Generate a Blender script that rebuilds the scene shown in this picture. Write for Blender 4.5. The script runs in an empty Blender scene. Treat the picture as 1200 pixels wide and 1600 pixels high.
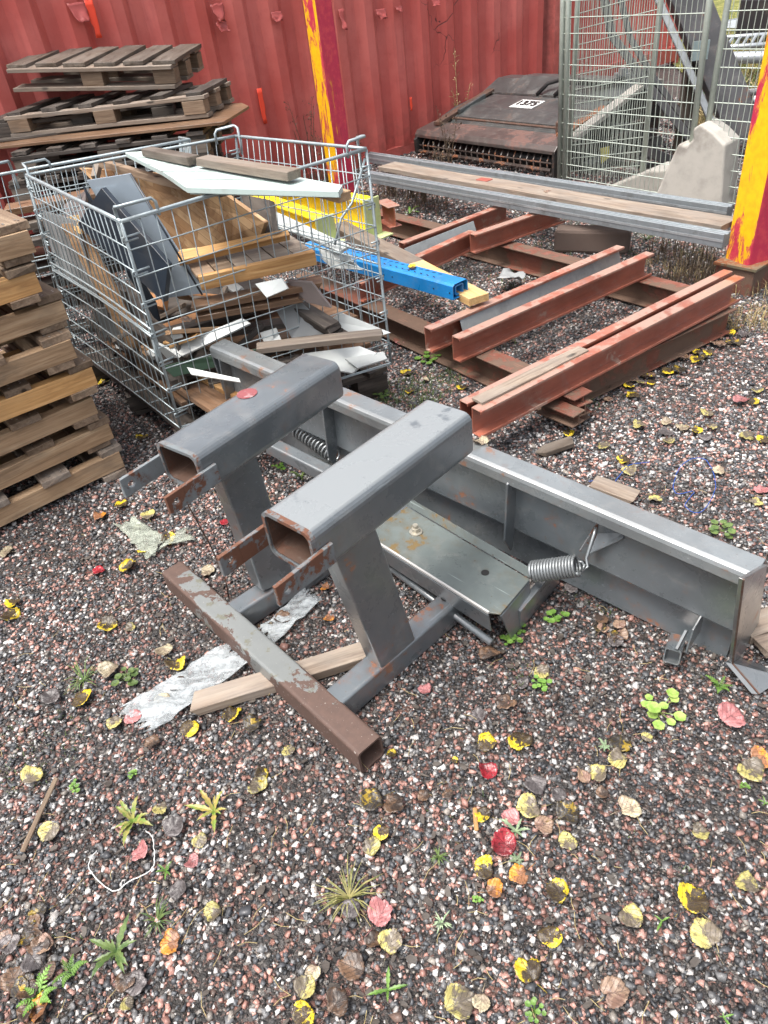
import bpy, bmesh, math, random
import numpy as np
from mathutils import Vector, Matrix, noise
random.seed(7); rng = np.random.default_rng(7)
sc = bpy.context.scene
C = sc.collection
PI = math.pi
rad = math.radians

# ------------------------------------------------------------------ camera
CH, CF, CP, CR = 1.52027, 1110.0, 0.658364, -0.135512      # height, focal (px of a 1600 px tall frame), pitch, roll
_fw = Vector((0, math.cos(CP), -math.sin(CP))); _u0 = Vector((0, math.sin(CP), math.cos(CP))); _r0 = Vector((1, 0, 0))
_r = math.cos(CR)*_r0 + math.sin(CR)*_u0; _u = -math.sin(CR)*_r0 + math.cos(CR)*_u0
cam = bpy.data.cameras.new('camera'); co = bpy.data.objects.new('camera', cam); C.objects.link(co)
co.matrix_world = Matrix(((_r.x, _u.x, -_fw.x, 0), (_r.y, _u.y, -_fw.y, 0), (_r.z, _u.z, -_fw.z, CH), (0, 0, 0, 1)))
cam.sensor_fit = 'VERTICAL'; cam.sensor_height = 24; cam.lens = CF/1600*24; cam.clip_end = 500; cam.clip_start = 0.05
sc.camera = co

# ------------------------------------------------------------------ world, sun, exposure
SUN_AZ, SUN_EL = rad(208), rad(69)        # azimuth of the sun (math angle from +x)
w = bpy.data.worlds.new("World"); sc.world = w; w.use_nodes = True
nt = w.node_tree; nt.nodes.clear()
sky = nt.nodes.new('ShaderNodeTexSky'); sky.sky_type = 'NISHITA'; sky.sun_disc = False
sky.sun_elevation = SUN_EL; sky.sun_rotation = PI/2 - SUN_AZ; sky.dust_density = 7.0; sky.air_density = 1.0; sky.ozone_density = 1.0
hs = nt.nodes.new('ShaderNodeHueSaturation'); hs.inputs['Saturation'].default_value = 0.38
bg = nt.nodes.new('ShaderNodeBackground'); bg.inputs['Strength'].default_value = 0.15
wo = nt.nodes.new('ShaderNodeOutputWorld')
nt.links.new(sky.outputs[0], hs.inputs['Color']); nt.links.new(hs.outputs[0], bg.inputs['Color']); nt.links.new(bg.outputs[0], wo.inputs[0])
sl = bpy.data.lights.new('sun', 'SUN'); sl.energy = 1.4; sl.angle = rad(22); sl.color = (1.0, 0.95, 0.88)
so = bpy.data.objects.new('sun', sl); C.objects.link(so)
sdir = Vector((math.cos(SUN_EL)*math.cos(SUN_AZ), math.cos(SUN_EL)*math.sin(SUN_AZ), math.sin(SUN_EL)))
so.rotation_euler = sdir.to_track_quat('Z', 'Y').to_euler(); so.location = sdir*20
sc.view_settings.view_transform = 'Standard'; sc.view_settings.look = 'None'; sc.view_settings.gamma = 1; sc.view_settings.use_curve_mapping = False
sc.view_settings.exposure = 1.12

# ------------------------------------------------------------------ survey: a bearing of the photo met with a plane of the yard
def ray(x, y): return _fw + (x-600)/CF*_r - (y-800)/CF*_u
def at(x, y, z=0.0):
    r = ray(x, y); t = (z-CH)/r.z
    return Vector((r.x*t, r.y*t, z))
def onp(x, y, A, yaw):
    n = Vector((-math.sin(rad(yaw)), math.cos(rad(yaw)), 0)); r = ray(x, y)
    t = (n.x*A[0]+n.y*A[1])/(r.dot(n)); return Vector((r.x*t, r.y*t, CH+r.z*t))
def pol(yaw, l=1.0): return Vector((math.cos(rad(yaw))*l, math.sin(rad(yaw))*l, 0))
Z = Vector((0, 0, 1))

# ------------------------------------------------------------------ materials
class N:
    def __init__(s, name):
        s.m = bpy.data.materials.new(name); s.m.use_nodes = True; s.t = s.m.node_tree; s.t.nodes.clear()
        s.o = s.t.nodes.new('ShaderNodeOutputMaterial'); s.b = s.t.nodes.new('ShaderNodeBsdfPrincipled')
        s.t.links.new(s.b.outputs[0], s.o.inputs[0]); s.tc = s.t.nodes.new('ShaderNodeTexCoord'); s.oi = None
    def n(s, ty, **k):
        x = s.t.nodes.new(ty)
        for a, v in k.items(): setattr(x, a, v)
        return x
    def l(s, a, b): s.t.links.new(a, b)
    def set(s, sock, v):
        if hasattr(v, 'is_linked') or hasattr(v, 'links'): s.l(v, sock)
        else: sock.default_value = (*v, 1) if isinstance(v, tuple) and len(v) == 3 and sock.type == 'RGBA' else v
    def rnd(s):
        if s.oi is None: s.oi = s.n('ShaderNodeObjectInfo')
        return s.oi.outputs['Random']
    def co(s, sx=1, sy=1, sz=1, kind='Object', shift=True):
        m = s.n('ShaderNodeMapping'); m.inputs['Scale'].default_value = (sx, sy, sz); s.l(s.tc.outputs[kind], m.inputs['Vector'])
        if shift:
            c = s.n('ShaderNodeCombineXYZ'); mm = s.n('ShaderNodeMath', operation='MULTIPLY'); s.l(s.rnd(), mm.inputs[0]); mm.inputs[1].default_value = 53.0
            for i in range(3): s.l(mm.outputs[0], c.inputs[i])
            s.l(c.outputs[0], m.inputs['Location'])
        return m.outputs[0]
    def noise(s, vec, sc_, det=5, rough=.6, dist=0):
        x = s.n('ShaderNodeTexNoise'); x.inputs['Scale'].default_value = sc_; x.inputs['Detail'].default_value = det
        x.inputs['Roughness'].default_value = rough; x.inputs['Distortion'].default_value = dist; s.l(vec, x.inputs['Vector']); return x.outputs[0]
    def vor(s, vec, sc_, feat='F1', out='Distance', rand=1):
        x = s.n('ShaderNodeTexVoronoi', feature=feat); x.inputs['Scale'].default_value = sc_; x.inputs['Randomness'].default_value = rand; s.l(vec, x.inputs['Vector']); return x.outputs[out]
    def mr(s, v, a, b, c=0, d=1, smooth=True):
        x = s.n('ShaderNodeMapRange'); x.interpolation_type = 'SMOOTHSTEP' if smooth else 'LINEAR'
        s.set(x.inputs[0], v)
        for i, q in enumerate((a, b, c, d)): s.set(x.inputs[i+1], q)
        return x.outputs[0]
    def mix(s, f, a, b):
        x = s.n('ShaderNodeMix', data_type='RGBA'); s.set(x.inputs[0], f); s.set(x.inputs[6], a); s.set(x.inputs[7], b); return x.outputs[2]
    def mixf(s, f, a, b):
        x = s.n('ShaderNodeMix', data_type='FLOAT'); s.set(x.inputs[0], f); s.set(x.inputs[2], a); s.set(x.inputs[3], b); return x.outputs[0]
    def math(s, op, a, b=0.0, c=None):
        x = s.n('ShaderNodeMath', operation=op); s.set(x.inputs[0], a); s.set(x.inputs[1], b)
        if c is not None: s.set(x.inputs[2], c)
        return x.outputs[0]
    def ramp(s, v, stops, const=False):
        x = s.n('ShaderNodeValToRGB'); s.l(v, x.inputs[0]); e = x.color_ramp.elements
        x.color_ramp.interpolation = 'CONSTANT' if const else 'LINEAR'
        while len(e) < len(stops): e.new(0.5)
        for i, (p, c) in enumerate(stops): e[i].position = p; e[i].color = (*c, 1)
        return x.outputs[0]
    def vary(s, col, amt=.2, hue=0.0):
        x = s.n('ShaderNodeHueSaturation'); s.l(col, x.inputs['Color']); s.set(x.inputs['Value'], s.mr(s.rnd(), 0, 1, 1-amt, 1+amt, False)); return x.outputs[0]
    def bump(s, h, st=.3, d=.002):
        x = s.n('ShaderNodeBump'); x.inputs['Strength'].default_value = st; x.inputs['Distance'].default_value = d; s.l(h, x.inputs['Height']); s.l(x.outputs[0], s.b.inputs['Normal'])
    def done(s, col, rough=.5, metal=0.0, spec=.5):
        s.set(s.b.inputs['Base Color'], col); s.set(s.b.inputs['Roughness'], rough); s.set(s.b.inputs['Metallic'], metal)
        s.b.inputs['Specular IOR Level'].default_value = spec; return s.m

def wood(name, c1, c2, c3, rough=.65, grey=0.0, vary=.22, stain=.5):
    k = N(name); g = k.co(2.2, 26, 26); n1 = k.noise(g, 1.6, 6, .65, .8)
    col = k.ramp(n1, [(.3, c1), (.5, c2), (.72, c3)])
    f = k.noise(k.co(4, 160, 160), 1, 3, .6); col = k.mix(k.mr(f, .45, .75, 0, .45), col, tuple(x*.55 for x in c1))
    kn = k.vor(k.co(3.2, 9, 9), 1.0); col = k.mix(k.mr(kn, .05, .12, 1, 0), col, tuple(x*.28 for x in c1))
    st = k.noise(k.co(3, 6, 6), 1.3, 4, .6); col = k.mix(k.mr(st, .5, .72, 0, stain), col, (.09, .075, .06))
    if grey: col = k.mix(k.mr(k.noise(k.co(5, 12, 12), 1, 4), .35, .65, 0, grey), col, (.22, .2, .18))
    k.bump(k.math('ADD', n1, k.math('MULTIPLY', f, .6)), .5, .0025)
    return k.done(k.vary(col, vary), k.mr(n1, .3, .7, rough-.12, rough+.1), 0, .35)
WD = {
 'pine': wood('pine_wood', (.25, .155, .085), (.39, .26, .155), (.50, .365, .235)),
 'pinebrown': wood('brown_board', (.12, .08, .052), (.20, .14, .095), (.28, .21, .145)),
 'orange': wood('orange_wood', (.33, .165, .06), (.50, .28, .11), (.60, .37, .17), stain=.25),
 'weather': wood('weathered_wood', (.05, .038, .028), (.10, .078, .06), (.18, .145, .115), grey=.3),
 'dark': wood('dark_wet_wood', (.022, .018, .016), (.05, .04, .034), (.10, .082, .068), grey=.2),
 'plank': wood('grey_plank', (.14, .105, .08), (.23, .18, .14), (.33, .28, .225), grey=.4),
 'ply': wood('plywood', (.25, .14, .07), (.36, .22, .12), (.44, .29, .17)),
 'fresh': wood('fresh_pine', (.50, .30, .12), (.62, .42, .19), (.70, .52, .28), stain=.2),
 'mat': wood('wet_brown_board', (.10, .055, .03), (.17, .10, .06), (.24, .155, .10), rough=.4),
}
def laminated():
    k = N('laminated_board'); br = k.n('ShaderNodeTexBrick'); k.l(k.co(1, 1, 1, shift=False), br.inputs['Vector'])
    br.inputs['Scale'].default_value = 1; br.inputs['Brick Width'].default_value = .32; br.inputs['Row Height'].default_value = .035
    br.inputs['Mortar Size'].default_value = .0012; br.offset = .37; br.inputs['Color1'].default_value = (.32, .18, .085, 1); br.inputs['Color2'].default_value = (.60, .42, .24, 1); br.inputs['Mortar'].default_value = (.2, .11, .05, 1)
    n1 = k.noise(k.co(2, 30, 30), 1.5, 5); col = k.mix(k.mr(n1, .3, .7, 0, .35), br.outputs[0], (.28, .15, .07))
    wet = k.noise(k.co(1, 1, 1), 3.2, 4, .55, .6); col = k.mix(k.mr(wet, .52, .58, 0, .62), col, (.17, .095, .05))
    return k.done(col, k.mr(wet, .5, .6, .5, .25))
LAM = laminated()

def metal_paint(name, base, rust=(.16, .06, .025), amt=.6, rough=.42, scale=6, streak=True, dust=.12, metallic=0.0, edge=None, coat=0.0):
    k = N(name); v = k.co(1, 1, 1)
    a = k.noise(v, scale, 7, .68, .3); b = k.noise(v, scale*7, 4, .6)
    big = k.noise(v, 3.0, 6, .65)
    col = k.mix(k.mr(big, .38, .66, 0, .6), tuple(x*.85 for x in base), tuple(x*1.45+.01 for x in base))
    dst = k.noise(v, 11, 8, .75, .6); col = k.mix(k.mr(dst, .5, .7, 0, .28), col, (.26, .25, .23))
    col = k.mix(k.mr(k.noise(k.co(3, 3, 60), 1.5, 4), .5, .8, 0, dust), col, tuple(x*.45 for x in base))
    rf = k.mr(k.math('ADD', k.math('MULTIPLY', a, .75), k.math('MULTIPLY', b, .25)), amt, amt+.035)
    rc = k.mix(b, rust, tuple(min(1, x*1.5) for x in rust))
    col = k.mix(rf, col, rc)
    scr = k.noise(k.co(2, 2, 2), 3, 2); sv_ = k.n('ShaderNodeMapping'); sv_.inputs['Rotation'].default_value = (.4, .3, .9); sv_.inputs['Scale'].default_value = (3, 90, 90); k.l(k.tc.outputs['Object'], sv_.inputs['Vector'])
    sn = k.noise(sv_.outputs[0], 1.6, 2, .5); col = k.mix(k.math('MULTIPLY', k.mr(sn, .69, .71, 0, .55), k.mr(scr, .45, .6)), col, tuple(min(1, x*2.6+.03) for x in base))
    halo = k.mr(k.math('ADD', k.math('MULTIPLY', a, .75), k.math('MULTIPLY', b, .25)), amt-.06, amt+.01, 0, .45); col = k.mix(k.math('MULTIPLY', halo, k.mr(rf, 0, 1, 1, 0)), col, tuple(.5*x+.5*y for x, y in zip(base, rust)))
    sp = k.noise(v, scale*16, 2, .5); col = k.mix(k.mr(sp, .72, .76, 0, .7), col, tuple(x*.5 for x in rust))
    k.bump(k.math('SUBTRACT', k.math('MULTIPLY', b, .3), rf), .35, .0012)
    if coat: k.b.inputs['Coat Weight'].default_value = coat; k.b.inputs['Coat Roughness'].default_value = .3; k.b.inputs['Coat IOR'].default_value = 1.75
    return k.done(col, k.mixf(rf, k.mr(a, .3, .7, rough-.1, rough+.12), .8), k.mixf(rf, metallic, 0.0), .7 if coat else .5)
GREY = metal_paint('grey_paint', (.082, .096, .106), amt=.60, rough=.30, coat=1.0)
GREYTOP = GREY
GREYR = metal_paint('grey_paint_rusted', (.13, .145, .15), rust=(.085, .045, .03), amt=.50, rough=.36, scale=5, coat=.4)
TRAY = metal_paint('tray_paint', (.105, .125, .122), rust=(.11, .075, .03), amt=.56, rough=.33, scale=4)
RUST = metal_paint('rusty_lug_steel', (.15, .17, .18), rust=(.10, .042, .024), amt=.50, rough=.5, scale=9)
RUSTD = metal_paint('brown_rust', (.085, .048, .034), rust=(.075, .035, .022), amt=.52, rough=.6, scale=10)
RED = metal_paint('red_primer_beam', (.30, .092, .055), rust=(.27, .17, .13), amt=.57, rough=.42, scale=4.5, dust=.5, coat=.3)
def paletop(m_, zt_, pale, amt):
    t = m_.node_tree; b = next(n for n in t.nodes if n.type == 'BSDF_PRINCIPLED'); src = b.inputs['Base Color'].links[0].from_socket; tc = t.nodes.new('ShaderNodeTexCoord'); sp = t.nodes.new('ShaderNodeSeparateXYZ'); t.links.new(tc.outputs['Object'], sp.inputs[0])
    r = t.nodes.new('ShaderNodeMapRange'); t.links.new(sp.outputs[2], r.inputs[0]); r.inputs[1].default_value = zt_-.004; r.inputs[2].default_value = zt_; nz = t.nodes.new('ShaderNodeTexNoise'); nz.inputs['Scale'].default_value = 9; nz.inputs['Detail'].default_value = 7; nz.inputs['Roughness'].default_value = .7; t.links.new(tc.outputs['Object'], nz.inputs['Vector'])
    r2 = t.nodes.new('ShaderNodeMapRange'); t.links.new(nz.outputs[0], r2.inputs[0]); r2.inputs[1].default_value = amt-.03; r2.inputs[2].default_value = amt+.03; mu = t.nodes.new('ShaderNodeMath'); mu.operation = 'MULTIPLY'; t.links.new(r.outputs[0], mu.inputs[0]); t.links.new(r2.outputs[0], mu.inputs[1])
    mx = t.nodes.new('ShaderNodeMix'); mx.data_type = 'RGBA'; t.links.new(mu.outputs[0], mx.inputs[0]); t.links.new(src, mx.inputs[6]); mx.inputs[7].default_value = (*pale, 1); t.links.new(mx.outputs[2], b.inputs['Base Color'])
paletop(RED, .049, (.33, .20, .155), .47)
SCUFSKY = metal_paint('grey_paint_scuffs_and_sky_sheen', (.082, .096, .106), amt=.60, rough=.30, coat=1.0); paletop(SCUFSKY, .059, (.185, .20, .205), .40)  # scuffs plus pale sky reflection painted into the top face colour
FLG = metal_paint('grey_paint_sky_sheen_flange', (.14, .155, .162), rust=(.14, .065, .035), amt=.575, rough=.28, coat=1.0)  # lighter copy of the grey: bright sky reflection put into the flange colour
REDD = metal_paint('dirty_red_beam', (.17, .055, .035), rust=(.09, .055, .038), amt=.46, rough=.6, scale=3.5, dust=.6)
BLACKM = metal_paint('machine_steel', (.04, .047, .047), rust=(.05, .036, .03), amt=.57, rough=.42, scale=5, dust=.6, coat=.3)
BLACKD = metal_paint('roller_steel', (.016, .015, .015), rust=(.05, .03, .022), amt=.55, rough=.55, scale=8)
YEL = metal_paint('yellow_paint', (.85, .60, .01), rust=(.45, .35, .05), amt=.66, rough=.45)
LIME = metal_paint('pale_green_paint', (.42, .48, .22), rust=(.30, .34, .16), amt=.55, rough=.55)
BLUE = metal_paint('blue_paint', (.012, .20, .52), rust=(.08, .18, .3), amt=.7, rough=.35)
BROWNBEAM = metal_paint('weathered_beam_top', (.42, .33, .27), rust=(.3, .1, .06), amt=.52, rough=.6, scale=7)
def galv(name, base=(.42, .45, .47), rough=.38, metal=.55, dark=.5):
    k = N(name); v = k.co(1, 1, 1); a = k.vor(v, 55, out='Color'); s = k.n('ShaderNodeSeparateColor'); k.l(a, s.inputs[0])
    b = k.noise(v, 7, 5, .65); col = k.mix(k.mr(s.outputs[0], 0, 1, 0, .28), base, tuple(x*.7 for x in base)); col = k.mix(k.mr(b, .5, .7, 0, dark), col, (.12, .12, .115))
    return k.done(col, k.mr(b, .3, .7, rough-.1, rough+.15), metal)
GALV = galv('galvanised_steel'); WIRE = galv('galvanised_wire', (.36, .42, .44), .42, .4, .4); SHEET = galv('galvanised_sheet', (.30, .33, .34), .45, .3, .4)
FENCEM = galv('fence_wire', (.40, .45, .40), .45, .3, .35)
ALU = galv('aluminium_rail', (.27, .30, .32), .42, .45, .6)
def plain(name, c, rough=.5, metal=0.0, n=.25, scale=8, dirt=(.1, .09, .08), da=.5):
    k = N(name); v = k.co(1, 1, 1); a = k.noise(v, scale, 6, .65)
    col = k.mix(k.mr(a, .4, .8, 0, n), c, tuple(x*.6 for x in c)); col = k.mix(k.mr(k.noise(v, scale*.4, 5), .52, .75, 0, da), col, dirt)
    k.bump(a, .15, .001); return k.done(k.vary(col, .08), rough, metal)
WHITE = plain('white_board', (.58, .61, .60), .4); WHITED = plain('dirty_white_board', (.45, .47, .46), .5, da=.8)
MINT = plain('mint_painted_boards', (.42, .51, .49), .55, dirt=(.2, .14, .1), da=.45); DGREEN = plain('dark_green_board', (.02, .05, .028), .5)
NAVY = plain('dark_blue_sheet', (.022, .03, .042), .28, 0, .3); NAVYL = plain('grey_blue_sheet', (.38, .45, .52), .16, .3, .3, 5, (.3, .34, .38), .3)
MAUVE = plain('mauve_board', (.22, .18, .17), .6); GREYPL = plain('grey_crumpled_sheet', (.26, .27, .27), .5)
STONE = plain('pale_concrete', (.43, .41, .37), .85, 0, .6, 9, (.15, .13, .11), .85)
RUBBER = plain('black_rubber', (.018, .018, .019), .45); DARKST = plain('dark_steel_beam', (.055, .055, .06), .5)
ORANGEC = plain('torn_wood_core', (.40, .19, .08), .8); BLACK = plain('black_lettering', (.012, .012, .012), .5)
NAIL = galv('nail_heads', (.35, .34, .32), .4, .6)
STRING = plain('white_cord', (.62, .63, .62), .5, da=.1); ROPE = plain('blue_cord', (.02, .08, .36), .6, da=.1)
PLATE = plain('number_plate', (.78, .79, .78), .4, da=.15)
SPRING = galv('spring_steel', (.26, .28, .29), .32, .6, .3)
def film(name, c):
    k = N(name); v = k.co(1, 1, 1); a = k.noise(k.co(1.2, 5, 5), 5, 6, .7, 1.4)
    k.bump(a, 1.0, .015); k.set(k.b.inputs['Alpha'], k.mr(k.noise(k.co(1, 1, 1), 30, 5, .7), .35, .65, .30, .75))
    return k.done(k.mix(k.mr(a, .45, .7), c, tuple(x*.6 for x in c)), .18)
FILM = film('clear_plastic_film', (.52, .56, .58)); FILMG = film('greenish_plastic_film', (.48, .52, .44))
def containerm():
    k = N('faded_red_container_paint'); v = k.co(1, 1, 1, shift=False)
    a = k.noise(v, 1.7, 5, .6); b = k.noise(v, 16, 5, .65)
    col = k.mix(k.mr(a, .35, .68), (.46, .082, .068), (.56, .14, .12)); col = k.mix(k.mr(b, .5, .8, 0, .3), col, (.30, .05, .042))
    st = k.noise(k.co(9, 9, .7, shift=False), 2, 4, .6); col = k.mix(k.mr(st, .52, .74, 0, .3), col, (.26, .045, .042))
    wn = k.noise(v, 3.0, 3); vec = k.n('ShaderNodeVectorMath', operation='ADD'); k.l(v, vec.inputs[0]); cc = k.n('ShaderNodeCombineXYZ')
    for i in range(3): k.l(k.math('MULTIPLY', wn, .5), cc.inputs[i])
    k.l(cc.outputs[0], vec.inputs[1])
    cr = k.vor(vec.outputs[0], 1.6, 'DISTANCE_TO_EDGE'); crk = k.math('MULTIPLY', k.mr(cr, .003, .008, 1, 0), k.mr(k.noise(v, 1.1, 2), .5, .56))
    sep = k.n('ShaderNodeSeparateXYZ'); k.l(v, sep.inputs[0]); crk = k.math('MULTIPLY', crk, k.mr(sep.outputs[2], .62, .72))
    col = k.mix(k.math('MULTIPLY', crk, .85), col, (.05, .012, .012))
    sp = k.vor(v, 9); col = k.mix(k.mr(sp, .025, .04, .8, 0), col, (.6, .12, .08))
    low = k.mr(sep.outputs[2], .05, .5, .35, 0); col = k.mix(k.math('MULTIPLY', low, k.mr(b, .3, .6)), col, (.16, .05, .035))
    k.bump(k.math('SUBTRACT', k.math('MULTIPLY', a, .6), crk), .4, .006)
    return k.done(col, k.mr(b, .3, .7, .42, .6))
CONT = containerm()
CONTF = plain('torn_red_film', (.42, .08, .072), .4, da=.2); CORANGE = plain('bare_orange_red_patch', (.85, .07, .03), .5, da=.1)
def postm():
    k = N('yellow_paint_over_magenta'); v = k.co(.5, 2.4, 2.4); a = k.noise(v, 4.0, 9, .75, .5); b = k.noise(k.co(1, 1, 1), 30, 3)
    at_ = k.n('ShaderNodeAttribute', attribute_name='wear'); f = k.math('ADD', a, at_.outputs['Fac'])
    fm = k.mr(f, .49, .55); col = k.mix(fm, k.mix(k.mr(b, .4, .7), (.46, .028, .07), (.56, .055, .08)), k.mix(k.mr(b, .3, .8), (.86, .50, .008), (.80, .38, .01)))
    fade = k.mr(a, .56, .68, 0, .5); col = k.mix(k.math('MULTIPLY', fade, k.mr(fm, 0, 1, 1, 0)), col, (.62, .16, .03))
    dk = k.noise(k.co(.6, 6, 6), 9, 6, .75); col = k.mix(k.mr(dk, .60, .66, 0, .7), col, (.08, .035, .025))
    k.bump(k.math('SUBTRACT', fm, k.mr(dk, .6, .7)), .35, .002)
    return k.done(col, .48)
POST = postm()

# ------------------------------------------------------------------ objects
W = {}
def world(o, M, parent=None):
    W[o] = M
    if parent is not None: o.parent = parent; o.matrix_basis = W[parent].inverted() @ M
    else: o.matrix_basis = M
def thing(name, label, cat, loc=(0, 0, 0), group=None, yaw=0.0):
    o = bpy.data.objects.new(name, None); o.empty_display_size = .1; C.objects.link(o); world(o, Matrix.Translation(Vector(loc)) @ Matrix.Rotation(rad(yaw), 4, 'Z'))
    return tag(o, label, cat, group)
def tag(o, label, cat=None, group=None, kind=None):
    if label: o['label'] = label
    if cat: o['category'] = cat
    if group: o['group'] = group
    if kind: o['kind'] = kind
    return o
def link(name, me, mat, parent=None, M=None, smooth=False):
    o = bpy.data.objects.new(name, me); C.objects.link(o)
    if mat is not None and len(me.materials) == 0: me.materials.append(mat)
    if smooth: me.polygons.foreach_set('use_smooth', [True]*len(me.polygons))
    world(o, M or Matrix.Identity(4), parent); return o
def bev(o, wd=.003, seg=2, ang=35):
    b = o.modifiers.new('bevel', 'BEVEL'); b.width = wd; b.segments = seg; b.limit_method = 'ANGLE'; b.angle_limit = rad(ang); b.harden_normals = False
    for p in o.data.polygons: p.use_smooth = False
    return o
class MB:
    def __init__(s): s.v = []; s.f = []
    def add(s, vs, fs):
        n = len(s.v); s.v += [tuple(q) for q in vs]; s.f += [tuple(i+n for i in f) for f in fs]
    def box(s, c, d, M=None):
        x, y, z = (q/2 for q in d); vs = [Vector((a*x, b*y, e*z)) for a in (-1, 1) for b in (-1, 1) for e in (-1, 1)]
        if M: vs = [M @ q for q in vs]
        s.add([q+Vector(c) for q in vs], [(0, 1, 3, 2), (4, 6, 7, 5), (0, 4, 5, 1), (2, 3, 7, 6), (0, 2, 6, 4), (1, 5, 7, 3)])
    def tube(s, path, r, n=6, closed=False, cap=True):
        P = [Vector(q) for q in path]; m = len(P); rings = []; prev = None
        for i, p in enumerate(P):
            if closed: t = (P[(i+1) % m]-P[i-1])
            else: t = P[min(i+1, m-1)]-P[max(i-1, 0)]
            t = t.normalized()
            if prev is None: a = t.cross(Z if abs(t.z) < .9 else Vector((1, 0, 0))).normalized()
            else: a = (prev-t*prev.dot(t)).normalized()
            prev = a; b = t.cross(a); rr = r[i] if hasattr(r, '__len__') else r
            rings.append([p+(a*math.cos(2*PI*k/n)+b*math.sin(2*PI*k/n))*rr for k in range(n)])
        vs = [q for g in rings for q in g]; fs = []
        for i in range(m if closed else m-1):
            j = (i+1) % m
            for k in range(n): fs.append((i*n+k, i*n+(k+1) % n, j*n+(k+1) % n, j*n+k))
        if cap and not closed: fs += [tuple(range(n-1, -1, -1)), tuple((m-1)*n+k for k in range(n))]
        s.add(vs, fs)
    def mesh(s, name):
        me = bpy.data.meshes.new(name); me.from_pydata(s.v, [], s.f); me.update(); return me
    def build(s, name, mat, parent=None, smooth=False): return link(name, s.mesh(name), mat, parent, None, smooth)
def rect(wd, t): return [(-wd/2, -t/2), (wd/2, -t/2), (wd/2, t/2), (-wd/2, t/2)]
def rrect(wd, h, r, n=4):
    o = []
    for cx, cy, a0 in ((wd/2-r, -h/2+r, -90), (wd/2-r, h/2-r, 0), (-wd/2+r, h/2-r, 90), (-wd/2+r, -h/2+r, 180)):
        for k in range(n+1): a = rad(a0+90*k/n); o.append((cx+r*math.cos(a), cy+r*math.sin(a)))
    return o
def frame(a, b, up=Z):
    a, b = Vector(a), Vector(b); x = (b-a).normalized(); y = Vector(up).cross(x).normalized(); z = x.cross(y)
    return Matrix(((x.x, y.x, z.x, a.x), (x.y, y.y, z.y, a.y), (x.z, y.z, z.z, a.z), (0, 0, 0, 1)))
def beam(name, a, b, prof, mat, parent=None, up=Z, bevel=0, hollow=0, smooth=False, segs=1, bow=0.0):
    """extrude a y-z profile from a to b; local x runs along the piece"""
    a, b = Vector(a), Vector(b); L = (b-a).length; M = frame(a, b, up); n = len(prof); m = MB()
    def rg(x, pr): return [(x, y+bow*math.sin(PI*x/L), z) for y, z in pr]
    if hollow:
        cy = sum(p[0] for p in prof)/n; cz = sum(p[1] for p in prof)/n; hw = max(abs(p[0]-cy) for p in prof); hh = max(abs(p[1]-cz) for p in prof)
        inn = [((y-cy)*(1-hollow/hw)+cy, (z-cz)*(1-hollow/hh)+cz) for y, z in prof]
        vs = rg(0, prof)+rg(L, prof)+rg(0, inn)+rg(L, inn); fs = []
        for k in range(n):
            j = (k+1) % n
            fs += [(k, j, n+j, n+k), (2*n+k, 3*n+k, 3*n+j, 2*n+j), (k, 2*n+k, 2*n+j, j), (n+k, n+j, 3*n+j, 3*n+k)]
        m.add(vs, fs)
    else:
        vs = []; fs = []
        for s in range(segs+1): vs += rg(L*s/segs, prof)
        for s in range(segs):
            for k in range(n): j = (k+1) % n; fs.append((s*n+k, s*n+j, (s+1)*n+j, (s+1)*n+k))
        fs += [tuple(range(n-1, -1, -1)), tuple(segs*n+k for k in range(n))]; m.add(vs, fs)
    o = link(name, m.mesh(name), mat, parent, M, smooth)
    if bevel: bev(o, bevel)
    return o
def board(name, a, b, wd, t, mat, parent=None, up=Z, bevel=.0015, ragged=0.0, nails=False):
    """timber with slightly uneven edges"""
    a, b = Vector(a), Vector(b); L = (b-a).length; M = frame(a, b, up); m = MB(); sg = max(2, int(L/.12)); vs = []; fs = []
    ph = random.random()*9
    for s in range(sg+1):
        x = L*s/sg; j = .0025*math.sin(ph+x*7)+random.uniform(-.001, .001); wz = .002*math.sin(ph*2+x*5)
        for k, (y, z) in enumerate(rect(wd, t)):
            xx = x + (random.uniform(-ragged, ragged) if s in (0, sg) else 0)
            vs.append((xx, y+j, z+wz))
    for s in range(sg):
        for k in range(4): j = (k+1) % 4; fs.append((s*4+k, s*4+j, (s+1)*4+j, (s+1)*4+k))
    fs += [(3, 2, 1, 0), tuple(sg*4+k for k in range(4))]; m.add(vs, fs)
    nf0 = len(m.f)
    if nails:
        for x in (.022, .04, L/2, L-.03):
            for y in (-wd*.25, wd*.22):
                y += random.uniform(-.006, .006); xx = x+random.uniform(-.006, .006); m.add([(xx+.0042*math.cos(q*PI/4), y+.0042*math.sin(q*PI/4), t/2+.0028) for q in range(8)], [tuple(range(8))])
    me = m.mesh(name); me.materials.append(mat)
    if nails:
        me.materials.append(NAIL)
        for p in me.polygons[nf0:]: p.material_index = 1
    o = link(name, me, mat, parent, M); return bev(o, bevel, 1) if bevel else o
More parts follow.
